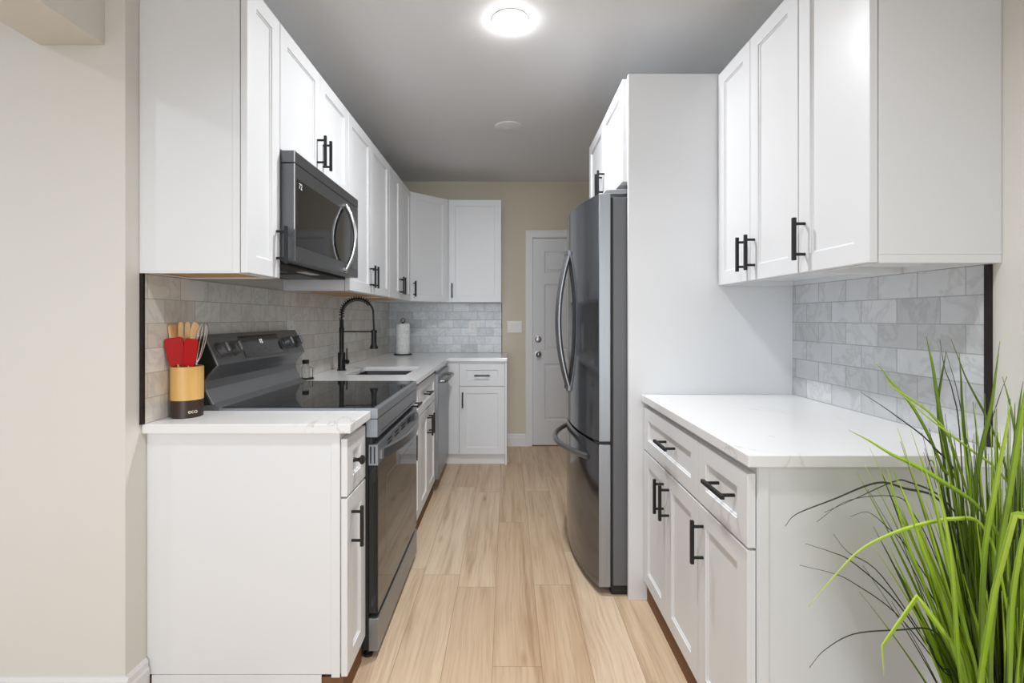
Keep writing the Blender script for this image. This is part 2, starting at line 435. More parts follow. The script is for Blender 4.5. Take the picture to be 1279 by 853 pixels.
# tiles
MB().box(WL, WL+0.008, 1.537, YB, 0.9155, 1.395).build('backsplash_tile', M['marble_tile_left'], wall_left)
MB().box(WR-0.008, WR, 1.275, 2.134, 0.9155, 1.396).build('backsplash_tile', M['marble_tile_right'], wall_right)
MB().box(WL+0.0085, -0.06, YB-0.008, YB, 0.9155, 1.396).build('backsplash_tile', M['marble_tile_back'], wall_back)
struct(MB().box(WL+0.0003, WL+0.0105, 1.526, 1.5365, 0.9155, 1.397), 'trim_2', M['edge_trim'])
struct(MB().box(WR-0.0115, WR-0.0003, 1.262, 1.2745, 0.9155, 1.395), 'trim_3', M['edge_trim'])
struct(MB().box(-0.0598, -0.054, YB-0.0105, YB-0.0003, 0.9155, 1.396), 'trim_4', M['edge_trim'])
# baseboards
def baseboard(name, pts_a, nrm, z=0.12):
    mb = MB(); a, bb = Vector(pts_a[0]), Vector(pts_a[1]); n = Vector(nrm)
    prof = [(0, 0), (0.014, 0), (0.014, z-0.035), (0.010, z-0.028), (0.010, z-0.010), (0.004, z), (0, z)]
    mb.hull([a+n*w+Vector((0,0,h)) for w, h in prof], [bb+n*w+Vector((0,0,h)) for w, h in prof])
    struct(mb, name, M['trim_white'])
baseboard('baseboard_back', [(0.001, YB, 0), (DX0-0.073, YB, 0)], (0, -1, 0))
baseboard('baseboard_left', [(-4.2, YW, 0), (WL+0.014, YW, 0)], (0, -1, 0), 0.158)
baseboard('baseboard_end', [(WL, YW+0.0, 0), (WL, 1.552, 0)], (1, 0, 0), 0.158)
baseboard('baseboard_right', [(WR, -3.2, 0), (WR, 1.205, 0)], (-1, 0, 0), 0.135)

# back door with its casing
d = thing('door_1', ((DX0+DX1)/2, YB+0.03, 0), None, None); d['kind'] = 'structure'
Fd = Frame((DX0, YB+0.045, 0.008), (1, 0, 0), (0, -1, 0))
mb = MB(); bm = mb.bm; W, H = DX1-DX0, DZ-0.01
us = [0, 0.115, 0.36, 0.456, 0.70, W]; us = [0, 0.112, 0.362, W-0.362, W-0.112, W]
zs = [0, 0.24, 0.80, 0.93, 1.58, 1.69, 1.90, H]
holes = {(1, 1), (3, 1), (1, 3), (3, 3), (1, 5), (3, 5)}
T = 0.038
def quad(a): bm.faces.new([bm.verts.new(q) for q in a])
for i in range(5):
    for j in range(7):
        a, c_, e, f = us[i], us[i+1], zs[j], zs[j+1]
        if (i, j) in holes:
            r0 = [(a, e), (c_, e), (c_, f), (a, f)]
            def ins(k): return [(a+k, e+k), (c_-k, e+k), (c_-k, f-k), (a+k, f-k)]
            L = [(ins(0), T), (ins(0.012), T-0.009), (ins(0.022), T-0.009), (ins(0.036), T-0.003)]
            for (p0, w0), (p1, w1) in zip(L, L[1:]):
                for k in range(4):
                    j2 = (k+1) % 4; quad([Fd(*p0[k], w0), Fd(*p0[j2], w0), Fd(*p1[j2], w1), Fd(*p1[k], w1)])
            quad([Fd(*q, L[-1][1]) for q in L[-1][0]])
        else: quad([Fd(a, e, T), Fd(c_, e, T), Fd(c_, f, T), Fd(a, f, T)])
quad([Fd(0,0,0), Fd(0,H,0), Fd(W,H,0), Fd(W,0,0)])
for q in ([(0,0),(W,0)], [(W,0),(W,H)], [(W,H),(0,H)], [(0,H),(0,0)]): quad([Fd(*q[0],0), Fd(*q[1],0), Fd(*q[1],T), Fd(*q[0],T)])
bmesh.ops.remove_doubles(bm, verts=bm.verts, dist=0.0001)
mb.build('door_leaf', M['door_white'], d)
kx = DX0+0.052; ky = YB+0.045-T
MB().lathe((kx, ky, 0.898), [(0, -0.062), (0.016, -0.060), (0.026, -0.050), (0.027, -0.040), (0.016, -0.030), (0.011, -0.022), (0.012, -0.008), (0.032, -0.006), (0.032, 0.0)], axis='y').build('door_knob', M['nickel'], d, smooth=True)
MB().lathe((kx, ky, 1.044), [(0, -0.02), (0.02, -0.018), (0.024, -0.010), (0.030, -0.008), (0.032, 0.0)], axis='y').build('deadbolt', M['nickel'], d, smooth=True)
for zz in (0.25, 1.0, 1.8): MB().cyl((DX1-0.004, ky-0.003, zz-0.04), (DX1-0.004, ky-0.003, zz+0.04), 0.005).build('hinge', M['nickel'], d)
cs = MB(); cw = 0.062
for x0, x1 in ((DX0-0.072, DX0-0.01), (DX1+0.01, DX1+0.072)):
    cs.box(x0, x1, YB-0.014, YB-0.0002, 0, DZ+0.0095)
    o_ = x0 if x0 < DX0 else x1-0.016
    cs.box(o_, o_+0.016, YB-0.021, YB-0.014, 0, DZ+0.072)
cs.box(DX0-0.072, DX1+0.072, YB-0.014, YB-0.0002, DZ+0.01, DZ+0.075)
cs.box(DX0-0.0555, DX1+0.0555, YB-0.021, YB-0.014, DZ+0.058, DZ+0.075)
cs.box(DX0-0.0118, DX0-0.003, YB+0.0, YB+0.13, 0, DZ+0.003); cs.box(DX1+0.003, DX1+0.0118, YB+0.0, YB+0.13, 0, DZ+0.003)
cs.box(DX0-0.0118, DX1+0.0118, YB+0.0, YB+0.13, DZ+0.003, DZ+0.0118)
struct(cs, 'trim_5', M['trim_white'])
struct(MB().box(DX0-0.01, DX1+0.01, YB-0.005, YB+0.13, 0, 0.007), 'trim_6', M['toe_brown'])

# ------------------------------------------------------------------ cabinets
WH = M['cabinet_white']
FL, FR = -0.542, 0.627           # carcass fronts of the lower runs
def sides(frame):
    return frame
def carcass(name, parent, x0, x1, y0, y1, z0, z1, hollow_bottom=None, axis=None):
    """box with a recessed underside for the wall cabinets"""
    if hollow_bottom is None:
        return MB().box(x0, x1, y0, y1, z0, z1).build(name, WH, parent, bevel=0.0012)
    mb = MB(); t = 0.016; zl = z0+(0.006 if hollow_bottom is M['raw_wood'] else 0.022)
    mb.box(x0, x1, y0, y1, zl, z1)
    mb.box(x0, x1, y0, y0+t, z0, zl-0.0002); mb.box(x0, x1, y1-t, y1, z0, zl-0.0002)
    mb.box(x0, x0+t, y0+t+0.0002, y1-t-0.0002, z0, zl-0.0002); mb.box(x1-t, x1, y0+t+0.0002, y1-t-0.0002, z0, zl-0.0002)
    c = mb.build(name, WH, parent, bevel=0.0008)
    MB().box(x0+t+0.0003, x1-t-0.0003, y0+t+0.0003, y1-t-0.0003, zl-0.0025, zl-0.0003).build('bottom_panel', hollow_bottom, parent)
    return c

G = 0.0016
def base_cab(side, y0, y1, label, doors, drawers, group=None, open_top=False, endpanel=None):
    """doors: list of (y0, y1, handle y or None)"""
    left = side == 'L'
    wall = WL+0.001 if left else WR-0.001
    fx = FL if left else FR
    t = thing('base_cabinet', ((wall+fx)/2, (y0+y1)/2, 0), label, 'cabinet', group)
    x0, x1 = (wall, fx) if left else (fx, wall)
    if open_top:      # the sink hangs inside, so this body is panels only
        mb = MB().box(x0, x1, y0, y0+0.016, 0.10, 0.8845).box(x0, x1, y1-0.016, y1, 0.10, 0.8845)
        mb.box(x0, x1, y0+0.0162, y1-0.0162, 0.10, 0.118).box(x0, x0+0.006, y0+0.0162, y1-0.0162, 0.1182, 0.8845).box(x1-0.018, x1, y0+0.0162, y1-0.0162, 0.1182, 0.8845)
        mb.build('cabinet_body', WH, t)
    else: carcass('cabinet_body', t, x0, x1, y0, y1, 0.10, 0.8845)
    tx = fx+0.008 if left else fx-0.008
    a, b_ = (wall, tx) if left else (tx, wall)
    o = MB().box(a, b_, y0+(0.002 if endpanel != 'near' else 0.001), y1-0.002, 0.0, 0.0905).build('toe_board', M['toe_brown'], t)
    F = Frame((fx+(0.0025 if left else -0.0025), 0, 0), (0, 1, 0), (1 if left else -1, 0, 0))
    for (a, b_, hy) in doors:
        dd = shaker(F, a+G, b_-G, 0.092, 0.668, 'cabinet_door', t, WH)
        if hy is not None: pull(F, hy, 0.562, True, dd)
    for (a, b_, hy, kind) in drawers:
        dd = shaker(F, a+G, b_-G, 0.675, 0.862, 'drawer', t, WH)
        if kind == 'knob':
            mb = MB(); c = F(hy, 0.768, 0.012)
            mb.lathe(c, [(0, 0.036), (0.012, 0.035), (0.0155, 0.031), (0.0155, 0.025), (0.008, 0.019), (0.006, 0.012), (0.007, 0.004), (0.009, 0.0)], n=20, axis='x')
            mb.build('knob', M['black_metal'], dd, smooth=True)
        else: pull(F, hy, 0.778, False, dd)
    return t
c = base_cab('L', 1.556, 1.757, 'narrow white base cabinet nearest on the left, with a black knob drawer', [(1.556, 1.757, 1.60)], [(1.556, 1.757, 1.65, 'knob')])
MB().box(WL+0.02, FL-0.06, 1.5525, 1.5562, 0.0, 0.0995).build('end_foot', WH, c)
MB().box(FL-0.028, FL-0.0005, 1.5525, 1.5557, 0.092, 0.8845).build('end_stile', WH, c, bevel=0.0008)
base_cab('L', 2.524, 2.84, 'white base cabinet just beyond the stove, one door and one drawer', [(2.524, 2.84, 2.56)], [(2.524, 2.84, 2.64, 'pull')])
base_cab('L', 2.842, 3.438, 'white sink base cabinet with paired door pulls beside the dishwasher', [(2.842, 3.14, 3.105), (3.14, 3.438, 3.175)], [(2.842, 3.438, 3.06, 'pull')], open_top=True)
base_cab('R', 1.528, 2.134, 'white double door base cabinet under the right counter, against the tall panel', [(1.528, 1.832, 1.80), (1.832, 2.132, 1.865)], [(1.528, 2.132, 1.80, 'pull')])
c = base_cab('R', 1.207, 1.526, 'white single door base cabinet at the near right, behind the grass plant', [(1.209, 1.526, 1.485)], [(1.209, 1.526, 1.34, 'pull')])
MB().box(FR+0.002, FR+0.028, 1.2035, 1.2067, 0.0, 0.8845).build('end_stile', WH, c, bevel=0.0008)
# corner and back run (front faces the viewer)
t = thing('base_cabinet', (-0.59, 4.4, 0), 'white corner base cabinet on the back wall with drawer over a door', 'cabinet')
YF = 4.116
MB().box(WL+0.001, -0.024, YF, YB-0.001, 0.10, 0.8845).build('cabinet_body', WH, t, bevel=0.0012)
MB().box(WL+0.001, -0.026, YF+0.02, YB-0.001, 0.0, 0.0997).build('toe_board', M['trim_white'], t)
MB().box(-0.0235, -0.006, YF-0.018, YB-0.001, 0.0, 0.8845).build('end_panel', WH, t, bevel=0.001)
MB().box(-0.56, -0.415, YF-0.014, YF-0.0003, 0.092, 0.8845).build('filler_panel', WH, t, bevel=0.001)
Fb = Frame((0, YF-0.0003, 0), (1, 0, 0), (0, -1, 0))
dd = shaker(Fb, -0.411, -0.025, 0.092, 0.668, 'cabinet_door', t, WH); pull(Fb, -0.381, 0.558, True, dd)
dd = shaker(Fb, -0.411, -0.025, 0.675, 0.862, 'drawer', t, WH); pull(Fb, -0.216, 0.765, False, dd)

# counters
Q = M['quartz']; Z0, Z1 = 0.885, 0.915
tag(MB().box(WL+0.0005, -0.502, 1.535, 1.7605, Z0, Z1).build('countertop', Q, bevel=0.002),
    'small white quartz counter slab left of the stove, holding the utensil crock', 'countertop')
xs = [WL+0.0005, -0.985, -0.61, -0.502, -0.004]; ys = [2.522, 2.872, 3.352, 4.078, YB-0.0005]
fill = {(i, j) for i in range(3) for j in range(4)} | {(3, 3)}
fill.discard((1, 1))
tag(grid_solid(xs, ys, fill, Z0, Z1).build('countertop', Q, bevel=0.002, origin=(-0.8, 3.6, Z0)),
    'long L-shaped white quartz counter around the sink to the back wall', 'countertop')
tag(MB().box(0.595, WR-0.0005, 1.187, 2.1345, Z0, Z1).build('countertop', Q, bevel=0.002),
    'white quartz counter with faint veins on the right below the wall cabinets', 'countertop')

# wall cabinets, left run
UF, UFR = -0.85, 0.957
ZB, ZT = 1.397, 2.332
def upper(side, y0, y1, label, doors, z0=ZB, z1=ZT, group=None, hz=None, bottom=None):
    left = side == 'L'
    wall = WL+0.001 if left else WR-0.001
    fx = UF if left else UFR
    t = thing('wall_cabinet', ((wall+fx)/2, (y0+y1)/2, z0), label, 'cabinet', group)
    x0, x1 = (wall, fx) if left else (fx, wall)
    carcass('cabinet_body', t, x0, x1, y0, y1, z0, z1, bottom or (M['raw_wood'] if left else M['cabinet_white']))
    F = Frame((fx+(0.0025 if left else -0.0025), 0, 0), (0, 1, 0), (1 if left else -1, 0, 0))
    for a, b_, hy in doors:
        dd = shaker(F, a+G, b_-G, z0+0.002, z1-0.002, 'cabinet_door', t, WH)
        pull(F, hy, hz or z0+0.105, True, dd)
    return t
c = upper('L', 1.525, 1.747, 'narrow white wall cabinet at the near left, above the utensil crock', [(1.525, 1.747, 1.72)], hz=1.517)
MB().box(UF-0.022, UF-0.0005, 1.5225, 1.5248, ZB, ZT).build('end_stile', WH, c, bevel=0.0006)
upper('L', 1.749, 2.499, 'short white double door wall cabinet above the microwave', [(1.749, 2.122, 2.09), (2.122, 2.499, 2.155)], z0=1.868, hz=1.98)
upper('L', 2.501, 3.358, 'wide white wall cabinet above the sink faucet, next to the microwave', [(2.501, 2.917, 2.885), (2.917, 3.358, 2.95)])
upper('L', 3.36, 4.094, 'white double door wall cabinet beside the angled corner cabinet', [(3.36, 3.70, 3.668), (3.70, 4.094, 3.735)])
upper('R', 1.546, 2.132, 'white double door wall cabinet touching the tall refrigerator panel', [(1.546, 1.852, 1.818), (1.852, 2.132, 1.884)], hz=1.503)
t = upper('R', 1.238, 1.544, 'white single door wall cabinet nearest on the right', [(1.238, 1.544, 1.51)], hz=1.503)

# diagonal corner cabinet and back wall cabinet
t = thing('wall_cabinet', (-0.9, 4.4, ZB), 'white angled corner wall cabinet above the paper towel roll', 'cabinet')
pl = [(WL+0.001, 4.096), (-0.852, 4.096), (-0.552, 4.392), (-0.552, YB-0.001), (WL+0.001, YB-0.001)]
MB().hull([(x, y, ZB) for x, y in pl], [(x, y, ZT) for x, y in pl]).build('cabinet_body', WH, t, bevel=0.001)
A = Vector((-0.846, 4.098, 0)); B = Vector((-0.554, 4.386, 0)); ud = (B-A).normalized(); wd = Vector((ud.y, -ud.x, 0))
Fdg = Frame(A+wd*0.0016, ud, wd); Ld = (B-A).length
dd = shaker(Fdg, 0.004, Ld-0.006, ZB+0.002, ZT-0.002, 'cabinet_door', t, WH); pull(Fdg, 0.036, 1.503, True, dd)
t = thing('wall_cabinet', (-0.3, 4.54, ZB), 'white single door wall cabinet flat on the back wall', 'cabinet')
MB().box(-0.549, -0.058, 4.396, YB-0.001, ZB, ZT).build('cabinet_body', WH, t, bevel=0.0012)
Fu = Frame((0, 4.3957, 0), (1, 0, 0), (0, -1, 0))
dd = shaker(Fu, -0.535, -0.06, ZB+0.002, ZT-0.002, 'cabinet_door', t, WH); pull(Fu, -0.503, 1.503, True, dd)

# tall panel and cabinet over the refrigerator
tag(MB().box(0.537, WR-0.0005, 2.1355, 2.1545, 0.0, 2.34).build('refrigerator_side_panel', WH, bevel=0.001),
    'tall white panel standing between the refrigerator and right counter', 'panel')
t = thing('wall_cabinet', (0.9, 2.6, 1.868), 'white double door cabinet mounted above the refrigerator', 'cabinet')
carcass('cabinet_body', t, 0.537, WR-0.001, 2.156, 3.045, 1.868, 2.332, M['cabinet_white'])
Fo = Frame((0.5367, 0, 0), (0, 1, 0), (-1, 0, 0))
for a, b_, hy in ((2.158, 2.598, 2.565), (2.598, 3.043, 2.631)):
    dd = shaker(Fo, a+G, b_-G, 1.868, 2.328, 'cabinet_door', t, WH); pull(Fo, hy, 1.975, True, dd)

# ------------------------------------------------------------------ refrigerator
def stadium(F): pass
fr = thing('refrigerator', (0.85, 2.63, 0), 'grey stainless french door refrigerator with bowed handles on the right', 'refrigerator')
fy0, fy1 = 2.168, 3.078
MB().box(0.476, 1.22, fy0, fy1, 0.045, 1.80).build('fridge_cabinet', M['fridge_body'], fr, bevel=0.004)
MB().box(0.47, 1.21, fy0+0.01, fy1-0.01, 0.0, 0.0445).build('base_grille', M['black_matte'], fr, bevel=0.003)
def bulge(y, mx=0.078):
    q = (y-fy0)/(fy1-fy0); return 0.412 - mx*(1-(2*q-1)**2)**0.9
def fdoor(name, y0, y1, z0, z1):
    mb = MB(); n = 16; a = []
    ysx = [y0+(y1-y0)*k/n for k in range(n+1)]
    prof = [(bulge(y), y) for y in ysx] + [(0.466, y1), (0.466, y0)]
    mb.hull([(x, y, z0) for x, y in prof], [(x, y, z1) for x, y in prof])
    o = mb.build(name, M['fridge_front'], fr, bevel=0.004, smooth=True, seg=3)
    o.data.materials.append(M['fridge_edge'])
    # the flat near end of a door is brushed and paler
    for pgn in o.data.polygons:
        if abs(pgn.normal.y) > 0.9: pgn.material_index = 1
    return o
ym = (fy0+fy1)/2
d1 = fdoor('fridge_door', fy0, ym-0.003, 0.695, 1.815)
d2 = fdoor('fridge_door', ym+0.003, fy1, 0.695, 1.815)
d3 = fdoor('freezer_drawer', fy0, fy1, 0.038, 0.683)
MB().box(0.40, 0.474, fy0+0.004, fy1-0.004, 0.684, 0.694).build('gasket', M['black_matte'], fr)
def bow(p0, p1, out, r=0.010, n=20, flat=1.0):
    pts = []; p0 = Vector(p0); p1 = Vector(p1); out = Vector(out)
    for k in range(n+1):
        s_ = k/n; pts.append(p0.lerp(p1, s_) + out*(1-(2*s_-1)**2))
    return pts
for y, dd in ((ym-0.035, d1), (ym+0.04, d2)):
    x = bulge(y)
    mb = MB().tube(bow((x+0.004, y, 1.615), (x+0.004, y, 0.862), (-0.062, 0, 0)), 0.0135, 12)
    mb.lathe((x-0.004, y, 1.603), [(0, -0.012), (0.016, -0.010), (0.016, 0.010), (0, 0.012)], n=14); mb.lathe((x-0.004, y, 0.875), [(0, -0.012), (0.016, -0.010), (0.016, 0.010), (0, 0.012)], n=14)
    mb.build('handle', M['steel_handle'], dd, smooth=True)
yh0, yh1 = 2.27, 2.97
MB().tube(bow((bulge(yh0)+0.002, yh0, 0.60), (bulge(yh1)+0.002, yh1, 0.60), (-0.118, 0, 0.0)), 0.014, 12).build('handle', M['steel_handle'], d3, smooth=True)
for y in (fy0+0.03, fy1-0.03):
    MB().hull([(0.43, y-0.02, 1.8155), (0.56, y-0.028, 1.8155), (0.56, y+0.028, 1.8155), (0.43, y+0.02, 1.8155)], [(0.44, y-0.016, 1.836), (0.555, y-0.024, 1.842), (0.555, y+0.024, 1.842), (0.44, y+0.016, 1.836)]).build('hinge_cover', M['fridge_edge'], fr, bevel=0.004)
MB().box(0.468, 0.475, fy0+0.003, fy1-0.003, 0.05, 1.80).build('door_seal', M['black_matte'], fr)

# ------------------------------------------------------------------ range
rg = thing('range', (-0.82, 2.14, 0), 'stainless electric range with black glass cooktop, between the left counters', 'stove')
ry0, ry1 = 1.7625, 2.5195
MB().box(-1.145, -0.512, ry0+0.003, ry1-0.003, 0.035, 0.895).build('range_body', M['black_matte'], rg)
ap = MB()
prof = [(-0.56, 0.884), (-0.479, 0.884), (-0.476, 0.887), (-0.476, 0.918), (-0.482, 0.9235), (-0.56, 0.9235)]
ap.hull([(x, ry0, z) for x, z in prof], [(x, ry1, z) for x, z in prof])
ap.box(-1.06, -0.5602, ry0, ry0+0.012, 0.896, 0.9235); ap.box(-1.06, -0.5602, ry1-0.012, ry1, 0.896, 0.9235)
ap.build('cooktop_frame', M['steel'], rg, bevel=0.0012)
ck = MB().box(-1.05, -0.4925, ry0+0.008, ry1-0.008, 0.8955, 0.9262).build('glass_cooktop', M['cooktop_glass'], rg, bevel=0.001)
# burner rings printed on the glass
mt = pm('burner_ring', (0.10, 0.10, 0.105, 1), 0.15)[0]
for (bx, by, rr) in ((-0.64, 1.95, 0.105), (-0.64, 2.33, 0.085), (-0.90, 1.95, 0.075), (-0.90, 2.33, 0.10)):
    m_ = MB(); n = 48
    for r_ in (rr, rr*0.66):
        vi = [m_.bm.verts.new((bx+r_*math.cos(2*PI*k/n), by+r_*math.sin(2*PI*k/n), 0.92635)) for k in range(n)]
        vo_ = [m_.bm.verts.new((bx+(r_+0.0015)*math.cos(2*PI*k/n), by+(r_+0.0015)*math.sin(2*PI*k/n), 0.92635)) for k in range(n)]
        for k in range(n): m_.bm.faces.new([vi[k], vi[(k+1) % n], vo_[(k+1) % n], vo_[k]])
    m_.build('burner_ring', mt, ck)
# front strip below the cooktop frame
fs = MB(); fs.box(-0.52, -0.477, ry0, ry1, 0.816, 0.8825); fs.build('front_panel', M['steel'], rg, bevel=0.0015)
MB().box(-0.4768, -0.4758, ry0+0.05, ry1-0.05, 0.8285, 0.8300).build('panel_groove', M['black_matte'], rg)
MB().box(-0.5115, -0.497, ry0+0.004, ry1-0.004, 0.790, 0.8155).build('vent_gap', M['black_matte'], rg)
# oven door
od = MB(); od.box(-0.511, -0.482, ry0+0.003, ry1-0.003, 0.168, 0.712)
odo = od.build('oven_door', M['black_gloss'], rg, bevel=0.002)
tb = MB(); tb.box(-0.511, -0.476, ry0+0.001, ry1-0.001, 0.7125, 0.789); tb.build('door_top_rail', M['steel'], odo, bevel=0.0015)
for k in range(2): MB().box(-0.505+0.014*k, -0.500+0.014*k, ry0+0.0002, ry0+0.0009, 0.72, 0.782).build('side_vent_slot', M['black_matte'], odo)
for k in range(4):
    a = ry0+0.14+0.125*k
    for dz in (0.0, 0.014):
        MB().hull([(-0.4759, a, 0.752+dz), (-0.4759, a+0.070, 0.752+dz), (-0.4759, a+0.074, 0.759+dz), (-0.4759, a+0.004, 0.759+dz)],
            [(-0.4752, a, 0.752+dz), (-0.4752, a+0.070, 0.752+dz), (-0.4752, a+0.074, 0.759+dz), (-0.4752, a+0.004, 0.759+dz)]).build('door_vent_slot', M['black_matte'], odo)
MB().box(-0.4818, -0.4765, ry0+0.004, ry1-0.004, 0.170, 0.7115).build('door_glass', M['oven_glass'], odo, bevel=0.0012)
wf = MB()
a, b_, e, f = ry0+0.13, ry1-0.13, 0.335, 0.635
for (q0, q1, q2, q3) in ((a, b_, e, e+0.004), (a, b_, f-0.004, f), (a, a+0.004, e+0.0041, f-0.0041), (b_-0.004, b_, e+0.0041, f-0.0041)): wf.box(-0.4764, -0.4760, q0, q1, q2, q3)
wf.build('window_border', M['steel'], odo)
hn = MB(); hp = bow((-0.470, ry0+0.035, 0.748), (-0.470, ry1-0.035, 0.748), (0.046, 0, -0.006), n=24)
# flat bowed bar
for k in range(len(hp)-1):
    p, q = hp[k], hp[k+1]
    hn.hull([p+Vector((-0.004,0,-0.020)), p+Vector((0.006,0,-0.017)), p+Vector((0.006,0,0.017)), p+Vector((-0.004,0,0.020))],
            [q+Vector((-0.004,0,-0.020)), q+Vector((0.006,0,-0.017)), q+Vector((0.006,0,0.017)), q+Vector((-0.004,0,0.020))])
hn.box(-0.476, -0.466, ry0+0.022, ry0+0.048, 0.732, 0.765); hn.box(-0.476, -0.466, ry1-0.048, ry1-0.022, 0.732, 0.765)
bmesh.ops.remove_doubles(hn.bm, verts=hn.bm.verts, dist=0.0001)
hn.build('handle', M['steel_handle'], odo, smooth=True)
MB().box(-0.511, -0.476, ry0+0.002, ry1-0.002, 0.03, 0.150).build('storage_drawer', M['steel'], rg, bevel=0.002)
for (x, y) in ((-0.52, ry0+0.03), (-0.52, ry1-0.03), (-1.1, ry0+0.03), (-1.1, ry1-0.03)):
    MB().lathe((x, y, 0), [(0, 0), (0.018, 0), (0.018, 0.008), (0.008, 0.012), (0.008, 0.036), (0, 0.036)], n=16).build('levelling_foot', M['black_matte'], rg)
# back guard
bgm = MB()
prof = [(-1.150, 0.8955), (-1.150, 1.192), (-1.112, 1.192), (-1.062, 1.080), (-1.093, 1.046), (-1.108, 1.022), (-1.108, 0.99), (-1.083, 0.94), (-1.0525, 0.9275), (-1.0525, 0.8955)]
bgm.hull([(x, ry0+0.001, z) for x, z in prof], [(x, ry1-0.001, z) for x, z in prof])
bk = bgm.build('backguard', M['backguard_steel'], rg, bevel=0.003)
MB().hull([(x+0.002, ry0, z) for x, z in ((-1.153, 0.93), (-1.153, 1.186), (-1.119, 1.188), (-1.071, 1.080), (-1.10, 1.05), (-1.116, 1.022), (-1.116, 0.99), (-1.093, 0.935))],
          [(x+0.002, ry0+0.0009, z) for x, z in ((-1.153, 0.93), (-1.153, 1.186), (-1.119, 1.188), (-1.071, 1.080), (-1.10, 1.05), (-1.116, 1.022), (-1.116, 0.99), (-1.093, 0.935))]).build('side_cap', M['black_matte'], bk)
# frame of the leaning control face
pt, pb = Vector((-1.112, 0, 1.192)), Vector((-1.062, 0, 1.080))
vd = (pt-pb).normalized(); nd = Vector((vd.z, 0, -vd.x)); Lg = (pt-pb).length
def G_(y, v, w): return Vector((pb.x, y, pb.z)) + vd*v + nd*w
def gbox(mb, y0, y1, v0, v1, w0, w1): mb.hull([G_(y0,v0,w0), G_(y1,v0,w0), G_(y1,v1,w0), G_(y0,v1,w0)], [G_(y0,v0,w1), G_(y1,v0,w1), G_(y1,v1,w1), G_(y0,v1,w1)])
mb = MB(); gbox(mb, 1.962, 2.29, 0.012, 0.108, 0.0004, 0.0022); ds = mb.build('display_panel', M['black_gloss'], bk, bevel=0.0006)
text_part('12', 'clock_digits', 0.027, M['clock_glow'], ds, G_(2.125, 0.078, 0.0028), (0, 1, 0), vd)
for k in range(4):
    for j in range(2):
        mb = MB(); gbox(mb, 2.02+0.06*k, 2.032+0.06*k, 0.025+0.018*j, 0.028+0.018*j, 0.0023, 0.0026); mb.build('touch_mark', M['knob_grey'], ds)
for y in (1.812, 1.898, 2.352, 2.452):
    c0 = G_(y, 0.058, 0.0005); mb = MB()
    mb.tube([c0, c0+nd*0.004], [0.032, 0.031], 28); mb.tube([c0+nd*0.0045, c0+nd*0.028, c0+nd*0.031], [0.0265, 0.0245, 0.022], 28)
    gp = c0+nd*0.0312
    mb.hull([gp+vd*0.019+Vector((0,-0.005,0)), gp+vd*0.019+Vector((0,0.005,0)), gp-vd*0.019+Vector((0,0.005,0)), gp-vd*0.019+Vector((0,-0.005,0))],
            [q+nd*0.008 for q in (gp+vd*0.017+Vector((0,-0.003,0)), gp+vd*0.017+Vector((0,0.003,0)), gp-vd*0.017+Vector((0,0.003,0)), gp-vd*0.017+Vector((0,-0.003,0)))])
    mb.build('knob', M['knob_grey'], bk, bevel=0.0008)

# ------------------------------------------------------------------ microwave
mw = thing('microwave', (-0.98, 2.13, 1.46), 'dark stainless over-the-range microwave with bowed handle under the short cabinet', 'microwave')
my0, my1 = 1.7515, 2.4965
MB().box(WL+0.0095, -0.828, my0, my1, 1.466, 1.8665).build('microwave_body', M['steel_dark'], mw, bevel=0.002)
vt = MB(); vt.box(-0.8278, -0.777, my0, my1, 1.823, 1.8665); vt.build('vent_strip', M['steel_dark'], mw, bevel=0.002)
yd = 2.36
dr = MB(); dr.box(-0.8278, -0.777, my0+0.001, my1-0.001, 1.462, 1.820)
dro = dr.build('microwave_door', M['steel_dark'], mw, bevel=0.002)
MB().box(-0.7772, -0.7757, my0+0.018, yd, 1.520, 1.768).build('window', M['oven_glass'], dro, bevel=0.0006)
MB().box(-0.7772, -0.7757, yd+0.03, my1-0.012, 1.50, 1.80).build('control_panel', M['black_gloss'], dro, bevel=0.0006)
MB().box(-0.779, -0.7753, my0-0.0004, my0+0.004, 1.464, 1.8190).build('door_edge_trim', M['chrome'], dro)
MB().box(-0.779, -0.7753, my0-0.0004, my0+0.004, 1.824, 1.866).build('vent_edge_trim', M['chrome'], mw)
text_part('72', 'door_mark', 0.030, M['lettering_white'], dro, (-0.7754, 1.80, 1.745), (0, 1, 0), (0, 0, 1), 0.0002)
yh = 2.285
mb = MB().tube(bow((-0.772, yh, 1.792), (-0.772, yh, 1.478), (0.048, 0, 0)), 0.0105, 12)
mb.cyl((-0.777, yh, 1.788), (-0.764, yh, 1.788), 0.013, n=14); mb.cyl((-0.777, yh, 1.482), (-0.764, yh, 1.482), 0.013, n=14)
mb.build('handle', M['chrome'], dro, smooth=True)
un = MB(); un.box(WL+0.03, -0.84, my0+0.01, my1-0.01, 1.452, 1.4655); uno = un.build('underside_panel', M['black_matte'], mw, bevel=0.002)
for (a, b_) in ((my0+0.05, my0+0.32), (my1-0.32, my1-0.05)):
    gm = MB()
    for k in range(10): gm.box(-1.10+0.016*k, -1.092+0.016*k, a, b_, 1.4495, 1.4518)
    gm.build('grease_filter', M['steel'], uno)
MB().box(-0.90, -0.86, my0+0.30, my1-0.30, 1.4495, 1.4518).build('task_light_cover', M['plastic_white'], uno)

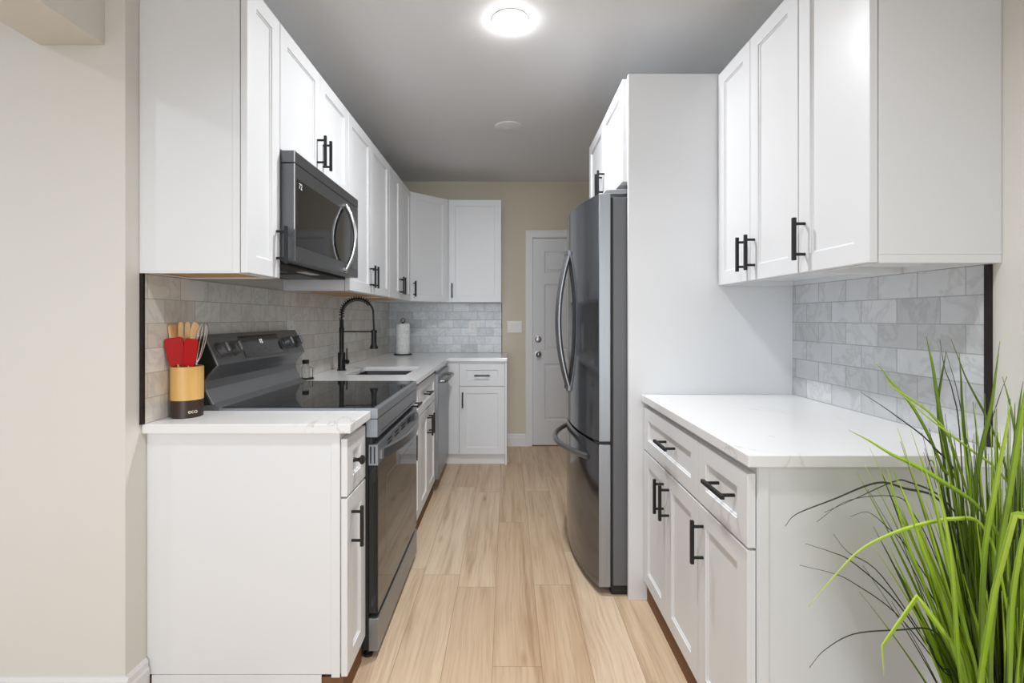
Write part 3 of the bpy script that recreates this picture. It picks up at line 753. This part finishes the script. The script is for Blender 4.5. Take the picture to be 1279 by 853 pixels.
# ------------------------------------------------------------------ dishwasher
dw = thing('dishwasher', (-0.8, 3.74, 0), 'stainless dishwasher in the left run beside the corner filler', 'dishwasher')
MB().box(-1.12, -0.545, 3.446, 4.034, 0.10, 0.875).build('tub', M['black_matte'], dw)
MB().box(-0.544, -0.496, 3.443, 4.037, 0.092, 0.852).build('front_panel', M['steel_vertical'], dw, bevel=0.003)
MB().box(-0.544, -0.515, 3.443, 4.037, 0.8525, 0.878).build('control_strip', M['black_gloss'], dw)
MB().box(-1.1, -0.553, 3.446, 4.034, 0.0, 0.0915).build('toe_board', M['toe_brown'], dw)
mb = MB(); pts = [(-0.494, 3.50, 0.792), (-0.462, 3.505, 0.792), (-0.452, 3.52, 0.792), (-0.450, 3.74, 0.792), (-0.452, 3.96, 0.792), (-0.462, 3.975, 0.792), (-0.494, 3.98, 0.792)]
mb.tube(pts, 0.012, 12); mb.build('handle', M['steel_handle'], dw, smooth=True)

# ------------------------------------------------------------------ sink and faucet
sk = MB(); n = 0
def rring(x0, x1, y0, y1, r, z, k=5):
    out = []
    for cx, cy, a0 in ((x1-r, y1-r, 0), (x0+r, y1-r, 90), (x0+r, y0+r, 180), (x1-r, y0+r, 270)):
        for i in range(k): out.append((cx+r*math.cos(R(a0+90*i/(k-1))), cy+r*math.sin(R(a0+90*i/(k-1))), z))
    return out
rings = [rring(-1.0, -0.595, 2.857, 3.367, 0.02, 0.8845), rring(-0.986, -0.609, 2.871, 3.353, 0.018, 0.8845), rring(-0.984, -0.611, 2.873, 3.351, 0.018, 0.72), rring(-0.965, -0.63, 2.892, 3.332, 0.03, 0.70),
         ]
bm = sk.bm; vr = [[bm.verts.new(q) for q in r] for r in rings]
for a, b_ in zip(vr, vr[1:]):
    for k in range(len(a)): bm.faces.new([a[k], a[(k+1) % len(a)], b_[(k+1) % len(a)], b_[k]])
bm.faces.new(vr[-1])
so = sk.build('sink', M['sink_steel'], smooth=True)
sm = so.modifiers.new('thick', 'SOLIDIFY'); sm.thickness = 0.0012; sm.offset = -1
tag(so, 'rectangular stainless undermount sink sunk in the left counter', 'sink')
MB().lathe((-0.80, 3.11, 0.7015), [(0, 0.002), (0.03, 0.001), (0.042, 0.003), (0.044, 0.0)], n=24).build('drain', M['chrome'], so, smooth=True)
fa = thing('faucet', (-1.078, 3.12, 0.915), 'tall matte black spring faucet standing behind the sink', 'faucet')
fx, fy = -1.078, 3.12
MB().lathe((fx, fy, 0.915), [(0, 0), (0.030, 0), (0.030, 0.006), (0.0235, 0.008), (0.0235, 0.112), (0.022, 0.115), (0.0145, 0.116), (0.0145, 0.245), (0.0165, 0.247), (0.0165, 0.275), (0.0135, 0.28), (0.0125, 0.33), (0, 0.33)], n=24).build('faucet_body', M['black_metal'], fa, smooth=True)
arc = [Vector((fx, fy, 1.24)), Vector((fx, fy, 1.27))]
cx = fx+0.103; rz = 0.095
for k in range(25):
    a = PI - PI*k/24; arc.append(Vector((cx+0.103*math.cos(a), fy, 1.285+rz*math.sin(a)*1.0)))
arc += [Vector((fx+0.207, fy, 1.25)), Vector((fx+0.209, fy, 1.20)), Vector((fx+0.21, fy, 1.172))]
MB().tube(arc, 0.0062, 10).build('hose', M['black_metal'], fa, smooth=True)
# helical spring over the first two thirds of the hose
sp = []; segs = 22; Ls = arc[:22]; turns = 19; tot = turns*12
def along(q):
    q = q*(len(Ls)-1); i = min(int(q), len(Ls)-2); return Ls[i].lerp(Ls[i+1], q-i), (Ls[i+1]-Ls[i]).normalized()
for k in range(tot+1):
    p, t_ = along(k/tot); u = Vector((0, 1, 0)); w = t_.cross(u); a = 2*PI*k/12
    sp.append(p + (u*math.cos(a)+w*math.sin(a))*0.0150)
MB().tube(sp, 0.0026, 6).build('spring', M['black_metal'], fa, smooth=True)
MB().lathe((fx+0.21, fy, 1.055), [(0, 0), (0.026, 0), (0.027, 0.006), (0.020, 0.022), (0.0165, 0.035), (0.0165, 0.118), (0.010, 0.124), (0, 0.124)], n=24).build('spray_head', M['black_metal'], fa, smooth=True)
mb = MB(); mb.cyl((fx+0.012, fy, 1.166), (fx+0.196, fy, 1.166), 0.0048, n=12); mb.lathe((fx+0.21, fy, 1.158), [(0.0168, 0), (0.0195, 0), (0.0195, 0.016), (0.0168, 0.016), (0.0168, 0)], n=20)
mb.build('support_arm', M['black_metal'], fa, smooth=True)
mb = MB(); mb.cyl((fx+0.015, fy-0.012, 0.972), (fx+0.050, fy-0.028, 0.972), 0.0145, n=18); mb.tube([(fx+0.043, fy-0.026, 0.975), (fx+0.044, fy-0.030, 1.02), (fx+0.045, fy-0.034, 1.06)], [0.005, 0.0045, 0.004], 10)
mb.build('lever', M['black_metal'], fa, smooth=True)

# paper towel
pt_ = thing('paper_towel_holder', (-0.965, 4.43, 0.915), 'black paper towel stand with loop top by the back tile corner', 'paper towel holder')
MB().lathe((-0.965, 4.43, 0.915), [(0, 0), (0.084, 0), (0.084, 0.006), (0.080, 0.010), (0, 0.010)], n=36).build('base_plate', M['black_metal'], pt_, smooth=True)
mb = MB().cyl((-0.965, 4.43, 0.925), (-0.965, 4.43, 1.215), 0.006, n=12)
mb.tube([(-0.965+0.018*math.sin(a), 4.43, 1.232-0.018*math.cos(a)) for a in [2*PI*k/20 for k in range(20)]], 0.0035, 8, closed=True)
mb.build('post', M['black_metal'], pt_, smooth=True)
ro = MB().lathe((-0.965, 4.43, 0.9255), [(0.02, 0), (0.061, 0), (0.063, 0.004), (0.063, 0.272), (0.061, 0.276), (0.02, 0.276), (0.02, 0)], n=48).build('paper_towel_roll', M['towel_paper'], smooth=True)
tag(ro, 'white patterned paper towel roll on the black stand', 'paper towel')

# glass jar by the stove
jr = thing('glass_shaker', (-1.118, 2.66, 0.915), 'small clear glass shaker with black lid behind the stove corner', 'shaker')
MB().lathe((-1.118, 2.66, 0.9255), [(0, 0), (0.020, 0), (0.022, 0.004), (0.022, 0.055), (0.017, 0.066), (0.016, 0.075), (0.014, 0.075), (0.0145, 0.064), (0.0195, 0.053), (0.0195, 0.006), (0, 0.005)], n=24).build('jar', M['glass_clear'], jr, smooth=True)
mb = MB()
mb.lathe((-1.118, 2.66, 1.001), [(0, 0), (0.018, 0), (0.018, 0.008), (0.0165, 0.009), (0.018, 0.010), (0.018, 0.019), (0.016, 0.022), (0, 0.022)], n=24).build('lid', M['black_metal'], jr, smooth=True)
mb = MB().lathe((-1.110, 2.66, 0.915), [(0, 0), (0.034, 0), (0.036, 0.004), (0.034, 0.010), (0, 0.010)], n=28)
mb.tube([(-1.080, 2.66, 0.922), (-1.079, 2.66, 0.978), (-1.092, 2.66, 0.982)], 0.0018, 8)
mb.build('rack', M['black_metal'], jr, smooth=True)

# ------------------------------------------------------------------ utensil crock
cx, cy = -1.108, 1.662
cr = thing('utensil_crock', (cx, cy, 0.915), 'cylindrical crock with light bamboo top and dark wood foot', 'utensil holder')
MB().lathe((cx, cy, 0.915), [(0, 0), (0.046, 0), (0.048, 0.002), (0.048, 0.060), (0, 0.060)], n=40).build('dark_foot', M['dark_wood'], cr, smooth=True)
MB().lathe((cx, cy, 0.9752), [(0, 0), (0.049, 0), (0.0495, 0.112), (0.047, 0.1135), (0.044, 0.112), (0.044, 0.02), (0, 0.02)], n=40).build('bamboo_sleeve', M['bamboo'], cr, smooth=True)
fo = [o_ for o_ in cr.children if o_.name.startswith('dark_foot')][0]
ang = R(-38)
text_part('eco', 'lettering', 0.020, M['lettering_cream'], fo, (cx+0.0484*math.cos(ang), cy+0.0484*math.sin(ang), 0.937), (-math.sin(ang), math.cos(ang), 0), (0, 0, 1), 0.0008)
zb = 1.0
def flat_head(mb, c, u, v, w, outline, t):
    """outline in (a, b) along u (width) and v (length); thickness t along w"""
    c = Vector(c); mb.hull([c+u*a+v*b-w*t/2 for a, b in outline], [c+u*a+v*b+w*t/2 for a, b in outline])
def utensil(name, label, cat, base, top, headlen, headw, mat, kind, hmat, face=(0.35, -1, 0), group=None):
    base = Vector(base); top = Vector(top)
    t = thing(name, tuple(base), label, cat, group)
    v = (top-base).normalized(); w = Vector(face); w = (w - v*w.dot(v)).normalized(); u = v.cross(w)
    L = (top-base).length; hs = L-headlen
    MB().tube([base, base+v*(hs+0.006)], [0.0045, 0.0045], 10).build('handle', mat, t, smooth=True)
    mb = MB(); c = base+v*hs; a = headw/2
    if kind == 'spatula':
        ol = [(-a*0.75, 0), (a*0.75, 0), (a, headlen*0.25)] + [(a*math.cos(x)*0.35+a*0.65, headlen*(0.9+0.1*math.sin(x))) for x in (0, PI/4, PI/2)] + [(-a*0.65-a*0.35*math.cos(x), headlen*(0.9+0.1*math.sin(x))) for x in (PI/2, PI/4, 0)] + [(-a, headlen*0.25)]
        flat_head(mb, c, u, v, w, ol, 0.008); mb.build('spatula_head', hmat, t, bevel=0.002)
    elif kind == 'spoon':
        ol = [(a*math.cos(x), headlen*0.5+headlen*0.5*math.sin(x)) for x in [2*PI*k/20 for k in range(20)]]
        flat_head(mb, c, u, v, w, ol, 0.007); mb.build('spoon_head', hmat, t, bevel=0.002)
    elif kind == 'fork':
        for k in range(3):
            x = (k-1)*a*0.68
            flat_head(mb, c, u, v, w, [(x-a*0.28, headlen*0.35), (x+a*0.28, headlen*0.35), (x+a*0.28, headlen*0.85), (x+a*0.16, headlen*0.97), (x-a*0.16, headlen*0.97), (x-a*0.28, headlen*0.85)], 0.006)
        flat_head(mb, c, u, v, w, [(-a*0.3, 0), (a*0.3, 0), (a*0.96, headlen*0.25), (a*0.96, headlen*0.36), (-a*0.96, headlen*0.36), (-a*0.96, headlen*0.25)], 0.0065)
        mb.build('fork_head', hmat, t, bevel=0.001)
    return t
UW = M['utensil_wood']
utensil('silicone_spatula', 'broad red silicone spatula at the left of the crock', 'spatula', (cx-0.004, cy-0.012, zb), (cx-0.024, cy-0.036, 1.188), 0.098, 0.056, UW, 'spatula', M['red_silicone'])
utensil('silicone_spatula', 'narrower red silicone spatula leaning right out of the crock', 'spatula', (cx+0.002, cy-0.010, zb), (cx+0.038, cy-0.034, 1.184), 0.100, 0.040, UW, 'spatula', M['red_silicone'])
utensil('wooden_fork', 'pale wooden pronged fork standing behind the red spatulas', 'wooden fork', (cx-0.004, cy+0.008, zb), (cx-0.010, cy+0.018, 1.243), 0.085, 0.060, UW, 'fork', UW)
utensil('wooden_spoon', 'pale wooden spoon standing at the right of the wooden fork', 'wooden spoon', (cx+0.004, cy+0.006, zb), (cx+0.022, cy+0.012, 1.240), 0.075, 0.030, UW, 'spoon', UW)
utensil('wooden_turner', 'thin wooden turner seen edge-on at the left rim of the crock', 'turner', (cx-0.022, cy+0.002, zb), (cx-0.047, cy-0.004, 1.232), 0.09, 0.040, UW, 'spatula', UW, face=(1, -0.15, 0))
wk = thing('whisk', (cx+0.012, cy, zb), 'wire balloon whisk leaning to the right out of the crock', 'whisk')
b0 = Vector((cx+0.012, cy, zb)); tp = Vector((cx+0.062, cy-0.008, 1.237)); v = (tp-b0).normalized()
MB().tube([b0, b0+v*0.10], 0.006, 10).build('handle', M['chrome'], wk, smooth=True)
mb = MB(); hb = b0+v*0.095; Lw = (tp-hb).length
u = v.orthogonal().normalized(); w = v.cross(u)
for k in range(5):
    a = PI*k/5; dv = u*math.cos(a)+w*math.sin(a); pts = []
    for j in range(25):
        s_ = 2*PI*j/24 if False else j/24
        th = PI*s_; hgt = math.sin(th)**0.8 if True else 0
        pts.append(hb + v*(Lw*(1-abs(2*s_-1)**2.2)) + dv*(0.026*(-math.cos(th))*abs(math.sin(th))**0.5 if 0 < s_ < 1 else 0))
    mb.tube(pts, 0.0011, 6)
mb.build('wire_loops', M['chrome'], wk, smooth=True)

# ------------------------------------------------------------------ outlets, switch, ceiling fittings
def outlet(name, x, y, z, axis, label, cat, gang=1, w=0.072, h=0.115):
    W_ = w + 0.046*(gang-1)
    if axis == 'left': F = Frame((x, y, 0), (0, 1, 0), (1, 0, 0))
    else: F = Frame((x, y, 0), (1, 0, 0), (0, -1, 0))
    t = thing(name, tuple(F(0, z-h/2, 0)), label, cat)
    mb = MB(); fbox(mb, F, -W_/2, W_/2, z-h/2, z+h/2, 0.0002, 0.006); mb.build('cover_plate', M['plastic_white'], t, bevel=0.0015)
    for g in range(gang):
        c = (g-(gang-1)/2)*0.046
        if cat == 'light switch':
            mb = MB(); fbox(mb, F, c-0.016, c+0.016, z-0.033, z+0.033, 0.0061, 0.0095); mb.build('rocker', M['trim_white'], t, bevel=0.001)
        else:
            for s_ in (-1, 1):
                mb = MB(); fbox(mb, F, c-0.0165, c+0.0165, z+s_*0.020-0.014, z+s_*0.020+0.014, 0.0061, 0.0078); q = mb.build('socket', M['trim_white'], t, bevel=0.001)
                mb = MB()
                for dx in (-0.006, 0.006): fbox(mb, F, c+dx-0.001, c+dx+0.001, z+s_*0.020-0.004, z+s_*0.020+0.006, 0.0079, 0.0082)
                mb.build('slot', M['gap_dark'], q)
    return t
outlet('wall_outlet', -0.344, YB-0.008, 1.170, 'back', 'white outlet on the back wall tile under the flat cabinet', 'outlet')
outlet('wall_outlet', WL+0.008, 2.565, 1.185, 'left', 'white outlet on the left tile just above the stove controls', 'outlet')
outlet('wall_outlet', WL+0.008, 3.72, 1.178, 'left', 'white outlet on the left tile inside the faucet arch', 'outlet')
outlet('wall_outlet', WL+0.008, 4.45, 1.165, 'left', 'white outlet on the left tile nearest the paper towel roll', 'outlet')
outlet('light_switch', 0.068, YB, 1.167, 'back', 'white three-gang light switch plate left of the back door', 'light switch', gang=3, w=0.050)
dl = thing('recessed_light', (0.012, 2.153, ZC-0.02), 'round glowing recessed light in the middle of the ceiling', 'ceiling light')
MB().lathe((0.012, 2.153, ZC-0.0004), [(0.0705, -0.005), (0.082, -0.004), (0.084, 0.0), (0.0705, 0.0), (0.0705, -0.005)], n=48).build('trim_ring', M['trim_white'], dl, smooth=True)
MB().lathe((0.012, 2.153, ZC-0.0006), [(0, -0.032), (0.03, -0.0315), (0.052, -0.029), (0.066, -0.022), (0.069, -0.010), (0.069, 0.0), (0, 0.0)], n=48).build('diffuser', M['lamp_glow'], dl)
sd = MB().lathe((0.006, 3.35, ZC-0.0004), [(0, -0.016), (0.05, -0.016), (0.078, -0.012), (0.092, -0.008), (0.096, 0.0), (0, 0.0)], n=48).build('ceiling_cover', M['ceiling_grey'], smooth=True)
tag(sd, 'flat round grey ceiling cover plate beyond the glowing light', 'ceiling cover')
MB().lathe((0.006, 3.35, ZC-0.0166), [(0.0, -0.002), (0.03, -0.002), (0.034, 0.0), (0, 0.0)], n=32).build('centre_cap', M['ceiling_grey'], sd, smooth=True)

# ------------------------------------------------------------------ grass plant
PX, PY = 0.93, 0.93
pg = thing('potted_grass', (PX, PY, 0), 'tall bright green grass plant at the right edge before the base cabinet', 'plant')
MB().lathe((PX, PY, 0), [(0, 0), (0.10, 0), (0.105, 0.004), (0.135, 0.27), (0.138, 0.285), (0.128, 0.285), (0.124, 0.25), (0, 0.25)], n=40).build('pot', M['pot_ceramic'], pg, smooth=True)
MB().lathe((PX, PY, 0.2505), [(0, 0.008), (0.08, 0.006), (0.1235, 0.0)], n=32).build('soil', M['soil_dark'], pg, smooth=True)
def spline(P, n):
    P = [Vector(p) for p in P]; out = []
    Q_ = [P[0]*2-P[1]] + P + [P[-1]*2-P[-2]]
    for i in range(len(P)-1):
        a, b_, c, e = Q_[i:i+4]
        for k in range(n):
            t_ = k/n
            out.append(0.5*((2*b_)+(c-a)*t_+(2*a-5*b_+4*c-e)*t_*t_+(3*b_-a-3*c+e)*t_**3))
    out.append(P[-1]); return out
class Blades:
    def __init__(s): s.bm = bmesh.new(); s.cl = s.bm.loops.layers.color.new('tone')
    def add(s, pts, width, tone, sub=5, face=None, fold=0.28, kink=False):
        """a folded leaf: midrib with two raised halves"""
        if kink: c = [Vector(pts[i]).lerp(Vector(pts[i+1]), k/sub) for i in range(len(pts)-1) for k in range(sub)] + [Vector(pts[-1])]
        else: c = spline(pts, sub)
        m = len(c); rows = []; bm = s.bm; face = Vector(face or (0.2, -1, 0.25)).normalized()
        for i, p in enumerate(c):
            t_ = (c[min(i+1, m-1)]-c[max(i-1, 0)])
            t_ = t_.normalized() if t_.length > 1e-9 else Vector((0,0,1))
            w = t_.cross(face)
            w = w.normalized() if w.length > 1e-4 else Vector((1,0,0))
            nrm = w.cross(t_)
            q = i/(m-1); k = width/2*min(1, 0.55+q*1.8)*max(0.0, min(1, (1-q)/0.45))**0.8
            k = max(k, 0.0003)
            rows.append([bm.verts.new(p-w*k+nrm*k*fold), bm.verts.new(p), bm.verts.new(p+w*k+nrm*k*fold)])
        for i in range(m-1):
            for j in (0, 1):
                f = bm.faces.new([rows[i][j], rows[i][j+1], rows[i+1][j+1], rows[i+1][j]])
                f.smooth = True
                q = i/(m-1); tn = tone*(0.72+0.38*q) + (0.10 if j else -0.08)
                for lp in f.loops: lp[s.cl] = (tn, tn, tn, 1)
    def build(s, name, mat, parent, thick=0.0005):
        bmesh.ops.translate(s.bm, verts=s.bm.verts, vec=-ORG[parent.name])
        me = bpy.data.meshes.new(name); s.bm.to_mesh(me); s.bm.free(); me.materials.append(mat)
        o = bpy.data.objects.new(name, me); COL.objects.link(o); o.parent = parent; ORG[o.name] = ORG[parent.name]
        sm = o.modifiers.new('thick', 'SOLIDIFY'); sm.thickness = thick
        return o
def at(px, py, Y): return Vector(((px-634)/600*Y, Y, 1.255-(py-397)/600*Y))
bl = Blades()
def root(dx=None, dy=None):
    return Vector((PX+random.uniform(-0.05, 0.06) if dx is None else PX+dx, PY+random.uniform(-0.07, 0.07) if dy is None else PY+dy, 0.26))
KEY = [  # (lower points, distance, width, tone, outer points, sharply bent?)
 ([(1205, 853), (1185, 800), (1145, 745)], 0.84, 0.014, 0.95, [(1102, 806), (1104, 845)], 1),
 ([(1262, 853), (1250, 720), (1225, 655), (1191, 648)], 0.86, 0.009, 0.98, [(1150, 655), (1110, 668), (1073, 688), (1040, 722), (1010, 758)], 0),
 ([(1268, 853), (1255, 700), (1225, 637), (1171, 598)], 0.88, 0.012, 0.80, [(1140, 580), (1111, 566), (1085, 550), (1060, 537)], 0),
 ([(1225, 853), (1200, 620), (1178, 587), (1160, 545)], 1.00, 0.011, 0.75, [(1136, 503), (1111, 475), (1104, 464), (1095, 455)], 0),
 ([(1218, 853), (1195, 650), (1183, 570), (1171, 503)], 0.97, 0.014, 0.60, [(1165, 460), (1161, 440), (1157, 420)], 0),
 ([(1220, 853), (1190, 660), (1178, 570), (1171, 510)], 1.02, 0.010, 0.38, [(1176, 470), (1179, 455), (1182, 437)], 0),
 ([(1216, 853), (1213, 700), (1216, 619), (1225, 560)], 0.92, 0.016, 0.60, [(1237, 510), (1243, 470), (1249, 426)], 0),
 ([(1232, 853), (1222, 700), (1209, 600), (1203, 531)], 1.00, 0.013, 0.45, [(1201, 500), (1200, 470), (1198, 440)], 0),
 ([(1272, 853), (1262, 640), (1252, 570), (1231, 520)], 0.98, 0.008, 0.40, [(1218, 495), (1206, 471), (1197, 447), (1188, 424)], 0),
 ([(1250, 853), (1270, 640), (1272, 570), (1266, 531)], 0.95, 0.013, 0.65, [(1260, 500), (1252, 470)], 0),
 ([(1240, 853), (1258, 640), (1264, 575), (1270, 531)], 0.93, 0.011, 0.50, [(1274, 500), (1278, 476)], 0),
 ([(1205, 853), (1180, 799), (1150, 720), (1137, 690)], 0.88, 0.010, 0.85, [(1125, 650), (1113, 603), (1108, 585)], 0),
 ([(1212, 853), (1190, 790), (1165, 720), (1150, 680)], 0.86, 0.012, 0.90, [(1138, 640), (1130, 620), (1122, 600)], 0),
 ([(1222, 853), (1206, 790), (1187, 720), (1176, 670)], 0.85, 0.012, 0.88, [(1168, 630), (1160, 600), (1150, 570)], 0),
 ([(1222, 853), (1240, 740), (1266, 642)], 0.80, 0.019, 0.92, [(1290, 646), (1300, 690)], 1),
 ([(1236, 853), (1228, 700), (1190, 560), (1165, 520)], 0.96, 0.008, 0.85, [(1140, 500), (1125, 490), (1108, 476)], 0),
 ([(1218, 853), (1262, 640), (1250, 592), (1210, 560)], 0.95, 0.007, 0.90, [(1170, 530), (1140, 505), (1110, 478)], 0),
 ([(1236, 853), (1246, 700), (1262, 600), (1275, 520)], 0.84, 0.019, 0.80, [(1282, 480), (1290, 450)], 0),
 ([(1226, 853), (1228, 700), (1240, 620)], 0.82, 0.017, 0.88, [(1256, 540), (1262, 505)], 0),
 ([(1200, 853), (1192, 760), (1186, 690)], 0.83, 0.014, 0.92, [(1178, 640), (1170, 610)], 0),
 ([(1260, 853), (1262, 760), (1272, 690)], 0.80, 0.018, 0.85, [(1284, 640), (1292, 590)], 0),
]
for a, Y, w, tn, rest, kk in KEY:
    pts = [Vector((PX+random.uniform(-0.03, 0.04), PY, 0.27))] + [at(x, y, Y) for x, y in a] + [at(x, y, Y) for x, y in rest]
    bl.add(pts, w*0.74, tn, 5, kink=bool(kk))
st = Blades()
STEM = [
 ([(1210, 853), (1200, 620), (1167, 559)], 1.0, [(1120, 520), (1076, 490)], 0.0040),
 ([(1240, 853), (1205, 690), (1173, 625), (1130, 610)], 0.92, [(1095, 603), (1040, 624), (995, 642), (981, 657)], 0.0040),
 ([(1240, 853), (1215, 690), (1180, 625), (1135, 602)], 0.95, [(1115, 602), (1070, 622), (1030, 640)], 0.003),
 ([(1215, 900), (1190, 830), (1166, 788), (1120, 787)], 0.90, [(1066, 792), (1030, 812), (1011, 834)], 0.0026),
 ([(1190, 853), (1173, 830), (1120, 752)], 0.94, [(1066, 703), (1040, 690), (1006, 679)], 0.0026),
 ([(1200, 853), (1180, 840), (1120, 767)], 0.96, [(1066, 728), (1040, 716), (999, 706)], 0.0020),
 ([(1200, 853), (1180, 835), (1102, 720)], 0.98, [(1060, 690), (1041, 667)], 0.0022),
 ([(1220, 853), (1180, 760), (1130, 680), (1110, 660)], 0.99, [(1085, 640), (1062, 645)], 0.0020),
 ([(1220, 853), (1150, 720), (1120, 640)], 1.0, [(1105, 600), (1101, 588)], 0.0030),
 ([(1225, 853), (1185, 660), (1170, 590)], 1.02, [(1162, 575), (1159, 596)], 0.0026),
 ([(1230, 853), (1185, 640), (1170, 600)], 1.02, [(1160, 575), (1155, 560)], 0.0026),
 ([(1215, 853), (1200, 560), (1190, 490)], 1.04, [(1180, 460), (1174, 424)], 0.0030),
 ([(1225, 853), (1215, 600), (1205, 540)], 1.04, [(1196, 490), (1182, 440)], 0.0030),
 ([(1220, 853), (1170, 700), (1140, 640)], 0.97, [(1118, 620), (1060, 625), (1020, 652)], 0.0020),
 ([(1245, 853), (1215, 640), (1225, 560), (1240, 520)], 1.02, [(1250, 490), (1258, 470)], 0.0026),
]
for a, Y, rest, w in STEM:
    pts = [Vector((PX+random.uniform(-0.03, 0.04), PY, 0.27))] + [at(x, y, Y) for x, y in a] + [at(x, y, Y) for x, y in rest]
    st.add(pts, w, 0.1, 6)
rnd = random.Random(11)
for k in range(430):
    az = rnd.uniform(0, 2*PI); lean = rnd.random()**1.35*0.27; L = rnd.uniform(0.45, 0.86)*(1-0.25*lean)
    dx, dy = math.cos(az), math.sin(az)*0.62
    r0 = Vector((PX+0.04+dx*rnd.uniform(0, 0.055), PY+dy*rnd.uniform(0, 0.075), 0.255))
    droop = rnd.uniform(0.0, 0.35)*lean
    pts = []
    for j in range(6):
        q = j/5; rad = lean*(q**1.5)
        pts.append(Vector((r0.x+dx*rad, min(r0.y+dy*rad, 1.165), r0.z+L*(q-droop*q*q*1.6))))
    if pts[-1].x > 1.25: continue
    fc = (rnd.uniform(-0.7, 0.7), -1, rnd.uniform(-0.2, 0.4))
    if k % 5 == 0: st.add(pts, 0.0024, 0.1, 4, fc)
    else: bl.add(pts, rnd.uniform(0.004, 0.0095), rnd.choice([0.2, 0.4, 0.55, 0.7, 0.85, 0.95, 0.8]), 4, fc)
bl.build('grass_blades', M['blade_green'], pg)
st.build('wiry_stems', M['stem_dark'], pg)

# groups of repeated things
for o in list(COL.objects):
    if o.parent or not o.get('category'): continue
    n_ = o.name.split('.')[0]
    if n_ == 'wall_cabinet': o['group'] = 'white wall cabinets'
    if n_ == 'base_cabinet': o['group'] = 'white base cabinets'
    if n_ == 'countertop': o['group'] = 'white quartz countertops'
    if n_ == 'wall_outlet': o['group'] = 'white outlets on the backsplash'
    if n_ == 'silicone_spatula': o['group'] = 'red silicone spatulas in the crock'
